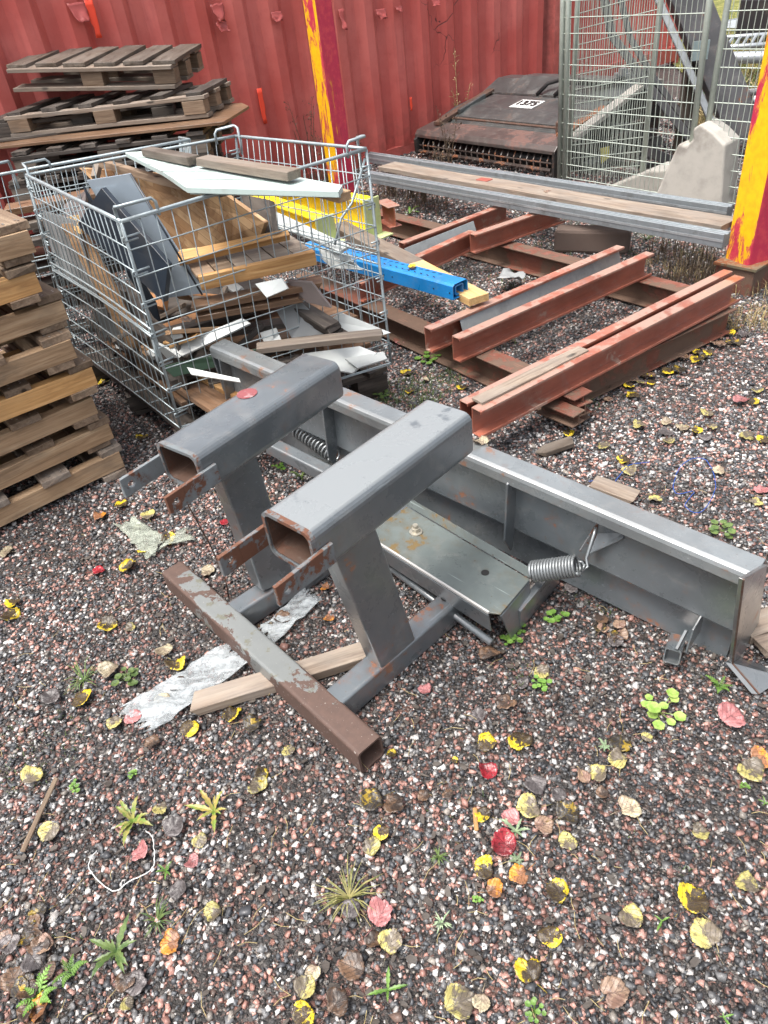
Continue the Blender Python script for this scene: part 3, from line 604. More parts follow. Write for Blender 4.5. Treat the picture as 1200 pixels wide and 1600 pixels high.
# ================================================================== RED RACKING BEAMS
def cprof(wd, h, t=.005, lip=.012):    # channel opening to -y
    return [(-wd/2, -h/2), (wd/2, -h/2), (wd/2, h/2), (-wd/2, h/2), (-wd/2, h/2-lip), (-wd/2+t, h/2-lip), (-wd/2+t, h/2-t), (wd/2-t, h/2-t), (wd/2-t, -h/2+t), (-wd/2+t, -h/2+t), (-wd/2+t, -h/2+lip), (-wd/2, -h/2+lip)]
def iprof(wd, h, t=.006): # I section
    a, b = wd/2, h/2; return [(-a, -b), (a, -b), (a, -b+t), (t/2, -b+t), (t/2, b-t), (a, b-t), (a, b), (-a, b), (-a, b-t), (-t/2, b-t), (-t/2, -b+t), (-a, -b+t)]
def omega(wd, h, t=.004):  # rack section: sloping shoulders, open foot
    a, b = wd/2, h/2
    o = [(-a*1.0, -b), (-a*.8, -b*.55), (-a*.8, b*.35), (-a*.45, b*.7), (-a*.45, b), (a*.45, b), (a*.45, b*.7), (a*.8, b*.35), (a*.8, -b*.55), (a, -b)]
    i = [(x*(1-t/a*1.3), (z_-t) if z_ > 0 else z_) for x, z_ in o][::-1]
    return o+i
gU = 'red steel racking beams stacked crosswise on the gravel'
def redbeam(p0, p1, ztop, prof, h, mat, label, name='steel_beam', bow=0.0, top=None):
    a = at(*p0, ztop)-Z*h/2; b = at(*p1, ztop)-Z*h/2
    o = beam(name, a, b, prof, mat, segs=6, bow=bow); bev(o, .0015, 2); tag(o, label, 'steel beam', gU); return o
# lower cross beams on the ground
redbeam((470, 427), (912, 618), .125, iprof(.10, .12), .12, REDD, 'long dirty red beam on the ground passing under the near beam pair')
redbeam((470, 300), (1075, 452), .125, iprof(.10, .12), .12, REDD, 'long dirty red beam on the ground nearer the aluminium rails')
redbeam((893, 594), (1140, 480), .115, iprof(.07, .11), .11, REDD, 'short dark red beam on the gravel directly beneath the outermost beam pair')
# pairs on top
ZT = .24
redbeam((668, 513), (970, 384), ZT, cprof(.05, .11), .11, RED, 'red beam with grey sheet against it, left one of the middle pair')
redbeam((712, 527), (1016, 394), ZT, cprof(.05, .11), .11, RED, 'red beam in front of the grey sheet, right one of the middle pair')
redbeam((627, 379), (795, 316), ZT, cprof(.05, .10), .10, RED, 'red beam of the far pair, its end under the aluminium rail')
redbeam((560, 442), (738, 360), ZT, cprof(.05, .10), .10, RED, 'red beam of the far pair reaching left behind the mesh box')
redbeam((738, 366), (880, 318), ZT+.004, cprof(.05, .105), .105, RED, 'short pale topped red beam butted to the far pair')
o = redbeam((724, 628), (1138, 422), ZT, cprof(.045, .10), .10, RED, 'left beam of the outermost red pair, flaking pale top')
o = redbeam((744, 640), (1156, 431), ZT, cprof(.05, .11), .11, RED, 'right beam of the outermost red pair ending at the yellow post')
beam('paint_tag', *[p+Vector((.0, 0, 0)) for p in (onp(1118, 470, at(742, 640, .13), 30), onp(1142, 460, at(742, 640, .13), 30))], rect(.006, .03), plain('faded_yellow_tag', (.55, .33, .07), .6), o)
def holes(o, pts, base, yaw):
    m = MB()
    for x, y in pts: c = onp(x, y, base, yaw); d_ = Vector((math.sin(rad(yaw)), -math.cos(rad(yaw)), 0)); m.tube([c+d_*.001, c+d_*.0022], .0065, 10)
    m.build('bolt_hole', BLACK, o)
_b0, _b1 = at(744, 640, .13), at(1156, 431, .13); _y = math.degrees(math.atan2(_b1.y-_b0.y, _b1.x-_b0.x)); holes(o, [(868, 584), (884, 576), (900, 568), (912, 552), (1000, 522), (1060, 488)], _b0+pol(_y-90, .0255), _y)
# fill board between the outermost pair
a = at(745, 628, ZT+.003); b = at(912, 545, ZT+.003)
tag(board('timber_strip', a, b, .055, .012, WD['plank']), 'pale flaking timber strip lying along the outermost red pair', 'timber')
tag(slab('grey_sheet', [at(718, 497, .235), at(966, 385, .235), at(966, 385, .235)+Vector((.02, -.03, -.10)), at(718, 497, .235)+Vector((.02, -.03, -.11))], .002, SHEET), 'narrow grey galvanised sheet leaning between the middle red pair', 'metal sheet')
tag(slab('grey_sheet', [at(632, 388, .235), at(740, 345, .235), at(740, 345, .235)+Vector((.02, -.03, -.09)), at(632, 388, .235)+Vector((.02, -.03, -.09))], .002, SHEET), 'short grey sheet with red flakes standing in the far red pair', 'metal sheet')
tag(sheet('crumpled_sheet', [at(770, 455, .03), at(812, 452, .03), at(822, 432, .05), at(790, 430, .03)], 6, 5, GREYPL, .05, .001), 'crumpled grey sheet lying between the red beams', 'metal sheet')
for (p, q, lb) in (((895, 628), (915, 640), 'rusty red beam stub under the outermost pair, nearer the post'), ((868, 640), (905, 655), 'rusty red beam stub at the end of the ground beam')):
    a = at(*p, .07); b = at(*q, .07); tag(bev(beam('beam_stub', a-(b-a)*.6, b, iprof(.07, .05), REDD), .001, 1), lb, 'steel beam', gU)

# rails and plank near the container
def rail(p0, p1, z, lb):
    a, b = at(*p0, z), at(*p1, z); t = thing('aluminium_rail', lb, 'metal rail', a, 'long aluminium rails on the red beams')
    o = beam('rail_body', a-Z*.032, b-Z*.032, [(-.03, -.032), (.03, -.032), (.03, .032), (.012, .032), (.012, .026), (-.012, .026), (-.012, .032), (-.03, .032)], ALU, t); bev(o, .0012, 1)
    beam('rail_groove', a-Z*.032, b-Z*.032, [(-.032, -.006), (-.029, -.006), (-.029, .006), (-.032, .006)], GALV, t); return t
rail((574, 238), (1142, 321), .32, 'far aluminium rail running in front of the mesh fence')
rail((575, 268), (1137, 364), .32, 'near aluminium rail lying over the ends of the red beams')
tag(board('plank', at(604, 260, .285), at(1140, 362-10, .285), .16, .03, WD['plank']), 'long grey wet plank lying between the two aluminium rails', 'plank')
for i, (x, y) in enumerate(((757, 286), (900, 292))):
    a = at(x, y, .28); tag(bev(beam('brick_spacer', a-pol(-52, .05), a+pol(-52, .05), rect(.06, .05), plain('red_block', (.28, .07, .05), .7)), .004, 2), ['small red spacer block under the rails, left one', 'small red spacer block under the rails, right one'][i], 'block')
a = at(945, 350, .0); tag(bev(beam('stone_block', at(868, 372, .07), at(985, 376, .06), rect(.12, .14), plain('rough_brown_stone', (.12, .085, .07), .8, 0, .5)), .02, 2), 'rough brown stone under the near rail', 'stone')

# posts
def post(C0, H_, wd, ya, yb, lb, wearA, wearB, z0=0.0):
    """square post; C0 the corner towards the yard, ya / yb the bearings of its two near faces"""
    ea, eb = pol(ya), pol(yb); c = Vector((C0[0], C0[1], 0))+(ea+eb)*wd/2; t = thing('steel_post', lb, 'post', c, 'yellow and magenta steel posts')
    o = beam('post_shaft', c+Z*z0, c+Z*H_, rrect(wd, wd, .012, 3), POST, t, up=ea, hollow=.006)
    me = o.data; at_ = me.attributes.new('wear', 'FLOAT', 'FACE'); vals = []
    for p in me.polygons:
        n = W[o].to_3x3() @ p.normal; vals.append(wearA if n.dot(eb) < -.6 or n.dot(ea) > .6 else (wearB if n.dot(ea) < -.8 else (wearA+wearB)/2+.02))
    at_.data.foreach_set('value', vals); return t, c
CR_ = at(1167, 415, .13)
pR, c = post(CR_, 2.6, .155, 108, 14, 'thick yellow post flaked to magenta at the right edge of the yard', .04, -.11, .13)
bev(beam('post_foot', c-pol(36, .12), c-pol(36, .12)+Z*.001+pol(36, .24), rect(.20, .24), REDD, pR), .006, 2)
o = pR.children[-1]; W[o] = Matrix.Translation(Vector((0, 0, .0))) @ W[o]
beam('foot_plate', c+Z*.124-pol(36, .13), c+Z*.124+pol(36, .13), rect(.22, .012), metal_paint('mossy_steel', (.16, .14, .09), amt=.5), pR)
pL, c = post((0.0, 6.0), 2.8, .15, 124, 34, 'yellow and magenta post standing before the container', .03, -.12)
# yellow beams, blue rack upright and wood below it
def ybeam(p0, p1, z, h, lb, end=True):
    a, b = at(*p0, z)-Z*h/2, at(*p1, z)-Z*h/2; t = thing('yellow_beam', lb, 'steel beam', a)
    bev(beam('flanged_beam', a, b, iprof(.11, h, .01), YEL, t), .002, 1)
    if end: d = (b-a).normalized(); bev(beam('end_plate', b-d*.0, b+d*.012, rect(.125, h+.02), LIME, t), .003, 1); slab('foot_plate', [b+d*.0+Z*(-h/2-.01)+pol(40, .08), b+d*.09+Z*(-h/2-.01)+pol(40, .08), b+d*.09+Z*(-h/2-.01)-pol(40, .08), b+d*.0+Z*(-h/2-.01)-pol(40, .08)], .008, LIME, t)
    return t
ybeam((395, 278), (578, 312), .42, .19, 'yellow flanged beam with pale green end behind the mesh box')
ybeam((395, 302), (506, 340), .40, .12, 'shorter yellow beam beside the pale green ended one')
tag(bev(beam('steel_beam', at(596, 312, .36)-Z*.06, at(604, 322, .36)-Z*.06+pol(-30, .05), iprof(.08, .12), RED), .002, 1), 'short red beam end behind the yellow beam', 'steel beam', gU)
ur0, ur1 = at(536, 392, .345), at(719, 440, .345); ud = (ur1-ur0).normalized(); uu = Vector((-ud.y, ud.x, 0))
ur = thing('rack_upright', 'bright blue perforated rack upright sticking out past the mesh box', 'rack upright', ur0)
o = beam('upright_body', ur0-ud*.30-Z*.035, ur1-Z*.035, [(-.05, -.035), (-.05, .026), (-.04, .035), (.04, .035), (.05, .026), (.05, -.035)], BLUE, ur, hollow=.004); bev(o, .002, 2)
beam('inner_channel', ur0-Z*.036, ur1-Z*.036-ud*.006, rrect(.052, .045, .006), BLUE, ur, hollow=.004)
m = MB()
for i in range(22):
    s = -.20+i*.042
    for j in (-1, 1):
        c = ur0+ud*s+uu*j*.021+Z*.0012; d2 = (ud*.9+uu*j*.35).normalized(); M = frame(c, c+d2); m.box(c, (.019, .0055, .0006), M.to_3x3().to_4x4())
for s in (.02, .12, .4, .46): c = ur1-ud*s-uu*.0505-Z*.04; m.tube([c, c-uu*.001], .004, 8)
m.build('slots', BLACK, ur)
m = MB()
wa, wb = at(528, 352, .275), at(748, 468, .275)
wd_ = thing('timber_plank', 'pale pine plank with darker wet half beneath the blue upright', 'plank', wa)
mid = wa+(wb-wa)*.62
board('wet_half', wa, mid, .105, .035, WD['plank'], wd_); board('fresh_end', mid+(wb-wa)*.001, wb, .105, .035, WD['fresh'], wd_)
m = MB(); c = at(648, 418, .352)

# ================================================================== MESH BOX WITH SCRAP
P1b, P2b, P3b = at(118, 542, .16), at(283, 668, .15), at(611, 568, .15); P4b = P1b+P3b-P2b
P1t, P2t, P3t, P4t = at(42, 275, .95), at(190, 348, .95), at(572, 234, .95), at(368, 214, .95)
def wirepanel(name, A, B, D, E_, nv, nh, par, r=.0021, mid=True, skip=None, jit=.004, toprail=True, bulge=0.0):
    """A,B bottom corners; D,E_ top corners above B and A"""
    m = MB(); nrm = (B-A).cross(Z).normalized()
    def q(u, v): p = A*(1-u)*(1-v)+B*u*(1-v)+D*u*v+E_*(1-u)*v; return p+nrm*bulge*math.sin(PI*u)*math.sin(PI*v)
    for i in range(nv+1):
        uu_ = i/nv+(random.uniform(-jit, jit) if 0 < i < nv else 0); j = random.uniform(-jit, jit)
        m.tube([q(uu_+j*math.sin(PI*v/4), v/4) for v in range(5)], r if 0 < i < nv else r*2.0, 5)
    for k in range(nh+1):
        v = k/nh; m.tube([q(u_/6, v)+nrm*r*1.6+Z*random.uniform(-.002, .002) for u_ in range(7)], r*1.25, 5)
    if mid:
        for v in (.49, .535): m.tube([q(u_/6, v)+nrm*r*2 for u_ in range(7)], r*1.9, 6)
    m.build(name, WIRE, par, True)
    if toprail:
        m = MB(); m.tube([q(u_/6, 1.0)+Z*.004 for u_ in range(7)], r*3.0, 8); m.build('top_rail', WIRE, par, True)
def handle(c, d1, d2, par, l1=.11, l2=.05, h=.045):
    m = MB(); m.tube([c+d1*l1-Z*.01, c+d1*l1+Z*h*.7, c+d1*(l1-.012)+Z*h, c+Z*(h+.002), c+d2*.02+Z*h, c+d2*l2+Z*h*.9, c+d2*l2-Z*.03, c+d2*(l2-.01)-Z*.07], .0058, 7); m.build('corner_loop', WIRE, par, True)
def clips(c0_, c1_, d, par, n=7, l=.05):
    m = MB(); m.tube([c0_-d*.004, c1_-d*.004], .003, 4)
    for i in range(n):
        p = c0_+(c1_-c0_)*((i+.6)/n); s = .012
        m.tube([p+d*l, p-d*s, p-d*s-Z*.014, p+d*l*.8-Z*.014], .0036, 5)
    m.build('corner_clips', WIRE, par, True)
mb = thing('mesh_box', 'galvanised wire mesh box full of scrap wood and sheets', 'mesh box', (P1b+P3b)/2-Z*.15)
wirepanel('front_panel', P2b, P3b, P3t, P2t, 17, 9, mb, bulge=.012, mid=False); wirepanel('side_panel', P1b, P2b, P2t, P1t, 21, 10, mb, r=.0022, bulge=-.012)
wirepanel('back_panel', P4b, P1b, P1t, P4t, 20, 9, mb); wirepanel('side_panel', P3b, P4b, P4t, P3t, 20, 9, mb)
dx = (P3t-P2t).normalized(); dy = (P1t-P2t).normalized()
handle(P2t, dx, dy, mb, .13, .03); handle(P3t, -dx, dy, mb, .09, .05); handle(P4t, -dx, -dy, mb, .10, .04); handle(P1t, dx, -dy, mb, .11, .05)
clips(P2b, P2t, dx, mb); clips(P3b, P3t, -dx, mb, 6, .03); clips(P4b, P4t, -dx, mb, 6, .04); clips(P1b, P1t, dx, mb, 8, .05); clips(P1b, P1t, -dy*1.0, mb, 7, .05)
m = MB(); m.tube([P3t-dx*.01-Z*.03, P3t-dx*.10-Z*.17, P3t-dx*.16-Z*.21, P3t-dx*.21-Z*.30], .005, 6); m.build('diagonal_wire', WIRE, mb, True); m = MB(); m.tube([P2b+(P2t-P2b)*.49-dx*.01, P2b+(P2t-P2b)*.56+dy*.03, P2b+(P2t-P2b)*.44+dy*.035, P2b+(P2t-P2b)*.38-dx*.015], .006, 6); m.build('latch_hook', WIRE, mb, True)
m = MB()
for k in range(9):
    u0 = k/8; m.tube([P2b+(P1b-P2b)*u0+Z*.004, P3b+(P4b-P3b)*u0+Z*.004], .003, 5)
m.build('base_mesh', WIRE, mb)
# pallet under it
ex = (P3b-P2b).normalized(); ey = (P1b-P2b).normalized(); Lx = (P3b-P2b).length; Ly = (P1b-P2b).length
def pallet(name, label, o, ex, ey, Lx, Ly, mats, group, nd=5, blocks=True, zt=.144, skip=(), stringer=False, bd=.095, bt=.022, sw=.045):
    """o: front-left bottom corner, ex along the length, ey across"""
    o = Vector(o); t = thing(name, label, 'pallet', o, group); up = ex.cross(ey)
    if up.z < 0: up = -up
    H = zt; rows = (0.05, .5, .95); sgn = lambda: random.uniform(-.004, .004)
    if stringer:                      # three long bearers on edge, thin boards above and below
        hs_ = H-2*bt
        for i, r in enumerate((sw/2/Ly, .5, 1-sw/2/Ly)):
            p = o+ey*Ly*r+up*(bt+hs_/2)+ex*random.uniform(-.01, .006)
            board('bearer', p, p+ex*Lx, sw, hs_, mats[0], t, up=up)
        for i in range(nd):
            p = o+ex*(Lx*(.03+.94*i/(nd-1)))-ey*random.uniform(-.012, .012)+up*(H-bt/2); board('deck_board', p, p+ey*Ly, bd+random.uniform(-.01, .015), bt, mats[1], t, up=up, ragged=.004, nails=True)
        for i in range(3):
            p = o+ex*(Lx*(.05+.9*i/2))-ey*random.uniform(-.012, .012)+up*(bt/2); board('bottom_board', p, p+ey*Ly, bd, bt, mats[1], t, up=up, ragged=.004, nails=True)
        return t
    for i, r in enumerate((.06, .5, .94)):
        p = o+ey*Ly*r+up*(bt/2); board('bottom_board', p+ex*sgn(), p+ex*Lx, bd, bt, mats[0], t, up=up)
        p = o+ey*Ly*r+up*(H-bt*1.5); board('stringer_board', p+ex*sgn(), p+ex*Lx, bd, bt*.95, mats[0], t, up=up)
        for j, s in enumerate((.06, .5, .94)):
            if (i, j) in skip: continue
            p = o+ey*Ly*r+ex*(Lx*s-.07)+up*((H-bt)/2-.0); board('block', p, p+ex*.14, .095, H-3*bt-.002, mats[2 if len(mats) > 2 else 0], t, up=up)
    for i in range(nd):
        s = .05+.9*i/(nd-1); p = o+ex*Lx*s+up*(H-bt/2)+ey*sgn()*2; board('deck_board', p, p+ey*Ly, bd+random.uniform(-.006, .012), bt, mats[1], t, up=up, ragged=.003, nails=True)
    return t
pb = P2b.copy(); pb.z = .0
pallet('wooden_pallet', 'dark pallet directly under the full mesh box', pb+ex*.01+ey*.01, ex, ey, Lx-.02, Ly-.02, (WD['dark'], WD['dark'], WD['dark']), 'pallets', zt=.14)

gS = 'scrap pieces in the mesh box'
def scrap(pts, t, mat, label, cat='board', name='scrap_board', wob=.004):
    return tag(slab(name, [at(*p) for p in pts], t, mat, wob=wob), label, cat, gS)
# filling at the bottom so no ground shows through
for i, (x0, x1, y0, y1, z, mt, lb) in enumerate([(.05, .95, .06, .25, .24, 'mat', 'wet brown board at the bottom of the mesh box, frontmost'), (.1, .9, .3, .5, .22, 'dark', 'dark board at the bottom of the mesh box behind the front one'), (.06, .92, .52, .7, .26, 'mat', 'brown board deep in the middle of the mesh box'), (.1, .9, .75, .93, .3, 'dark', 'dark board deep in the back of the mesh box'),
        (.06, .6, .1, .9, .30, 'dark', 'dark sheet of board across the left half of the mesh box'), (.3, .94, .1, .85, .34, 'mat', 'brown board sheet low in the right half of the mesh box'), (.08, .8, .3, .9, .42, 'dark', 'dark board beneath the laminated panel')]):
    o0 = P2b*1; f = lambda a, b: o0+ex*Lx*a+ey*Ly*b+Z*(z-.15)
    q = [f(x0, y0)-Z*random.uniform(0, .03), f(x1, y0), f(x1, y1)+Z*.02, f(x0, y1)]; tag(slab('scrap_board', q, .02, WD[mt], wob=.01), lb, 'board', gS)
# crosswise planks with ragged ends seen low through the front mesh
for i, (p, q, z, wd, mt, lb) in enumerate([((275, 590), (385, 660), .26, .10, 'mat', 'brown plank sloping down at the lower left of the mesh box'), ((300, 575), (420, 640), .27, .08, 'orange', 'orange brown plank behind the sloping one, low in the mesh box'), ((330, 560), (440, 610), .30, .07, 'mat', 'narrow brown plank under the white holed strip'),
        ((400, 545), (600, 522), .42, .06, 'plank', 'weathered long batten across the lower right of the mesh box'), ((300, 478), (500, 440), .56, .09, 'mat', 'wet dark red brown board under the broken crate lid'), ((310, 492), (470, 462), .52, .10, 'mat', 'layered brown board with red edge in the middle of the mesh box'),
        ((260, 520), (400, 480), .46, .07, 'dark', 'dark soaked board above the white angle strip'), ((350, 520), (470, 500), .40, .07, 'dark', 'dark board behind the white angle strip'), ((330, 600), (470, 560), .28, .05, 'dark', 'dark batten at the bottom right of the mesh box')]):
    tag(board('scrap_board', at(*p, z), at(*q, z+.01), wd, .022, WD[mt], ragged=.012), lb, 'board', gS)
# leaning boards along the left side
q = [at(84, 352, .86), at(112, 350, .86), at(246, 585, .2), at(214, 583, .2)]
scrap([(92, 352, .80), (122, 350, .80), (250, 580, .22), (218, 576, .22)], .02, WD['ply'], 'long brown board leaning down inside the left mesh side')
scrap([(60, 330, .8), (118, 345, .82), (150, 470, .5), (92, 430, .5)], .004, GREYPL, 'grey crumpled plastic sheet inside the left mesh side', 'sheet')
scrap([(88, 318, .80), (134, 297, .84), (120, 352, .72), (100, 362, .68)], .012, MAUVE, 'mauve grey fibre board at the left back of the mesh box')
scrap([(92, 340, .82), (118, 336, .84), (114, 366, .78), (104, 352, .78)], .012, WD['fresh'], 'small cream board offcut at the left of the mesh box')
scrap([(150, 482, .44), (212, 472, .46), (232, 530, .3), (170, 520, .3)], .01, GREYPL, 'ribbed grey panel low inside the left mesh side', 'panel')
scrap([(180, 532, .3), (228, 548, .3), (232, 560, .28), (180, 542, .28)], .01, WHITE, 'small white strip low inside the left mesh side', 'strip')
scrap([(130, 455, .5), (185, 450, .5), (180, 500, .4), (120, 480, .4)], .01, WD['dark'], 'dark board scrap behind the left mesh side')
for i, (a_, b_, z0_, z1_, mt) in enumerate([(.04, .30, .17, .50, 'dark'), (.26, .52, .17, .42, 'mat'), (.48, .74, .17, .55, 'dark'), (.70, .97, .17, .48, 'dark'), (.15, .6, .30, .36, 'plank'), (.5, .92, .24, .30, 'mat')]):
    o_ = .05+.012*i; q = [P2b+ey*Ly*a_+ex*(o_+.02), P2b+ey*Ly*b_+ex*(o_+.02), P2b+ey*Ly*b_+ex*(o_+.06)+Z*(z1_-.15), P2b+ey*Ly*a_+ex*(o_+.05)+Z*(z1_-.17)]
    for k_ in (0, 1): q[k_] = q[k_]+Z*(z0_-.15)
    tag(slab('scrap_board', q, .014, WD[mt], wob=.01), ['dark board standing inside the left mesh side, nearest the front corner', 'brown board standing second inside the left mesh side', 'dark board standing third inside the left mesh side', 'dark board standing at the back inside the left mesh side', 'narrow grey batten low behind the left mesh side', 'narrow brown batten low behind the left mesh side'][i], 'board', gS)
# big laminated panel
scrap([(152, 256, .86), (296, 278, .90), (418, 348, .74), (420, 388, .60), (262, 404, .55), (196, 330, .70)], .022, LAM, 'large laminated wood panel with wet stains in the mesh box', 'panel', 'laminated_panel')
tag(board('scrap_board', at(158, 256, .91), at(300, 292, .90), .03, .03, WD['pinebrown']), 'brown edge batten along the top of the laminated panel', 'batten', gS)
tag(board('scrap_board', at(152, 258, .90), at(148, 278, .86), .03, .03, WD['plank']), 'short pale batten at the left corner of the laminated panel', 'batten', gS)
scrap([(370, 300, .8), (420, 312, .8), (424, 395, .65), (396, 372, .66)], .03, WD['dark'], 'dark brown board standing at the right end of the laminated panel')
# mint boards on top, battens on them
mint = thing('painted_boarding', 'pale mint painted boarding lying across the top of the mesh box', 'boarding', at(360, 270, .97))
c = [(196, 238), (236, 235), (536, 289), (530, 299), (290, 293), (255, 268)]
q = [at(x, y, .985) for x, y in c]; slab('board_face', q, .018, MINT, mint, wob=.003)
m = MB()
for k in range(1, 5):
    f = k/5; a = q[0]+(q[5]-q[0])*f; a = q[0]*(1-f)+q[4]*f; b = q[1]*(1-f)+q[3]*f; a = a+(b-a)*.04; m.tube([a+Z*.0008, b+Z*.0008], .0014, 4)
m.build('board_groove', plain('groove_shadow_gap', (.16, .18, .17), .7), mint)
slab('under_board', [at(296, 298, .965), at(532, 303, .965), at(530, 297, .965), at(300, 288, .965)], .012, MINT, mint)
for p, q_, z, wd, mt, lb in [((230, 236), (304, 251), 1.005, .05, 'weather', 'short dark batten on the left of the mint boarding'), ((316, 250), (460, 273), 1.01, .055, 'plank', 'longer rough batten lying along the mint boarding'), ((318, 290), (352, 300), .93, .05, 'plank', 'batten end poking out below the mint boarding'), ((500, 298), (540, 308), .95, .05, 'pine', 'batten end under the right tip of the mint boarding')]:
    tag(board('batten', at(*p, z), at(*q_, z), wd, .028, WD[mt], ragged=.008), lb, 'batten', gS)
# dark blue folded cabinet sheet
cb = thing('folded_sheet_box', 'blue grey folded metal cabinet leaning in the mesh box', 'metal cabinet', at(220, 380, .6), gS)
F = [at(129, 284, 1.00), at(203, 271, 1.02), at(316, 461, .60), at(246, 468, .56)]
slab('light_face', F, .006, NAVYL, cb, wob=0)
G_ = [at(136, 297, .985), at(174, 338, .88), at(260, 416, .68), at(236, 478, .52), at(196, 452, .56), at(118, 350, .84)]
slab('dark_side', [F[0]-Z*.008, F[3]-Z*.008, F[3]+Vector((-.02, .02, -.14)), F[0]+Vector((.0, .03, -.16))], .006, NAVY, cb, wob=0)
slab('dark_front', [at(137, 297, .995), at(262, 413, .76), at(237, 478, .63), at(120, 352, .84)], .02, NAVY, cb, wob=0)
m = MB(); m.tube([at(204, 272, 1.022), at(316, 461, .604)], .004, 6); m.build('rolled_edge', NAVY, cb, True)
# broken crate lid
cl = thing('crate_lid', 'broken orange crate lid with grey slats in the mesh box', 'crate lid', at(390, 410, .6), gS)
z1 = .73
slab('back_rail', [at(276, 395, z1+.02), at(448, 358, z1+.02), at(452, 368, z1), at(280, 408, z1)], .03, WD['orange'], cl, wob=.003)
A_, B_, D_, E2 = at(284, 404, z1-.02), at(450, 364, z1-.02), at(492, 392, z1-.05), at(306, 432, z1-.05)
for k in range(6):
    f0, f1 = k/6+.006, (k+1)/6-.006
    slab('slat', [A_*(1-f0)+B_*f0, A_*(1-f1)+B_*f1, E2*(1-f1)+D_*f1, E2*(1-f0)+D_*f0], .015, WD['plank'] if k > 1 else WD['pinebrown'], cl, wob=.002)
board('front_rail', at(312, 441, z1-.06), at(492, 402, z1-.06), .03, .05, WD['orange'], cl)
tag(board('scrap_board', at(268, 398, .68), at(312, 392, .68), .03, .02, WD['fresh']), 'thin pale batten beside the blue grey cabinet', 'batten', gS)
# white pieces
wh = [([(262, 545, .44), (380, 497, .50), (391, 507, .48), (284, 556, .42)], WHITE, 'white angle strip low in the front left of the mesh box', .01),
 ([(240, 530, .46), (262, 545, .44), (284, 556, .42), (262, 560, .38)], WHITED, 'dirty white end piece beside the angle strip', .01),
 ([(290, 574, .40), (374, 590, .40), (376, 598, .39), (300, 584, .39)], WHITE, 'white strip with screw holes low in the mesh box', .008),
 ([(400, 445, .62), (440, 436, .64), (452, 452, .60), (418, 466, .58)], WHITE, 'white square offcut near the middle of the mesh box', .015),
 ([(420, 326, .62), (444, 334, .62), (546, 386, .56), (530, 393, .55), (430, 352, .58)], WHITE, 'top white moulded board sliding down the right side of the mesh box', .014),
 ([(495, 388, .53), (545, 396, .52), (552, 408, .50), (506, 402, .50)], WHITE, 'second white moulded board under the top one', .014),
 ([(500, 402, .50), (545, 404, .50), (566, 422, .46), (520, 420, .46)], WHITE, 'third white moulded board with pointed end', .014),
 ([(470, 552, .30), (560, 540, .32), (590, 552, .30), (548, 580, .27), (500, 572, .27)], WHITE, 'broken white board at the bottom right corner of the mesh box', .01),
 ([(528, 488, .42), (610, 520, .34), (560, 530, .33), (515, 500, .38)], WHITE, 'long white wedge of board right of the splintered bundle', .01),
 ([(430, 485, .48), (470, 470, .50), (520, 520, .40), (456, 528, .38)], GREYPL, 'grey torn plastic sheet in the right of the mesh box', .004),
 ([(448, 436, .60), (486, 440, .60), (520, 480, .50), (480, 470, .52)], MAUVE, 'grey fibre board tipping at the right of the mesh box', .012),
 ([(405, 520, .42), (432, 512, .43), (440, 530, .40), (412, 536, .39)], WHITED, 'small dirty white scrap behind the plough top', .01),
 ([(540, 560, .3), (600, 548, .3), (604, 562, .28), (560, 575, .28)], WHITED, 'ragged white scrap at the mesh corner', .008)]
for pts, mt, lb, t in wh: scrap(pts, t, mt, lb, 'board')
scrap([(255, 572, .38), (300, 562, .40), (400, 545, .40), (396, 560, .37), (270, 590, .34)], .012, DGREEN, 'dark green board low in the mesh box')
scrap([(234, 455, .5), (256, 462, .5), (254, 480, .47), (232, 474, .47)], .03, ORANGEC, 'torn orange wood chunk at the mesh corner', 'wood chunk')
for i in range(5):
    a = at(452+i*5, 470+i*5, .48-.012*i); b = at(520+i*3, 510+i*4, .44-.012*i); tag(board('splintered_board', a, b, .07, .012, WD['dark'], ragged=.015), ['topmost', 'second', 'third', 'fourth', 'lowest'][i]+' board of the splintered dark bundle in the mesh box', 'board', gS)
rs = random.Random(11)
for i in range(26):
    a_, b_ = rs.uniform(.1, .9), rs.uniform(.04, .5); zz = rs.uniform(.22, .50); c_ = P2b+ex*Lx*a_+ey*Ly*b_+Z*(zz-.15); an = rs.uniform(0, PI); l_ = rs.uniform(.05, .16); d_ = Vector((math.cos(an)*l_, math.sin(an)*l_, rs.uniform(-.05, .05)))
    lo = min(.5, (.94-a_)*Lx, (a_-.05)*Lx); 
    if lo < .08: d_ *= .4
    if b_ < .15: d_ = (ex*d_.x+ey*abs(d_.y)*.25+Z*d_.z)
    tag(board('scrap_offcut', c_-d_, c_+d_, rs.uniform(.02, .07), rs.uniform(.008, .022), rs.choice([WD['mat'], WD['dark'], WD['plank'], WD['orange'], WD['ply'], WHITED, WHITE, ORANGEC, GREYPL]), up=Vector((rs.uniform(-.5, .5), rs.uniform(-.5, .5), 1)), ragged=.012), 'small offcut among the jumbled scrap in the mesh box', 'offcut', 'small offcuts jumbled in the mesh box')
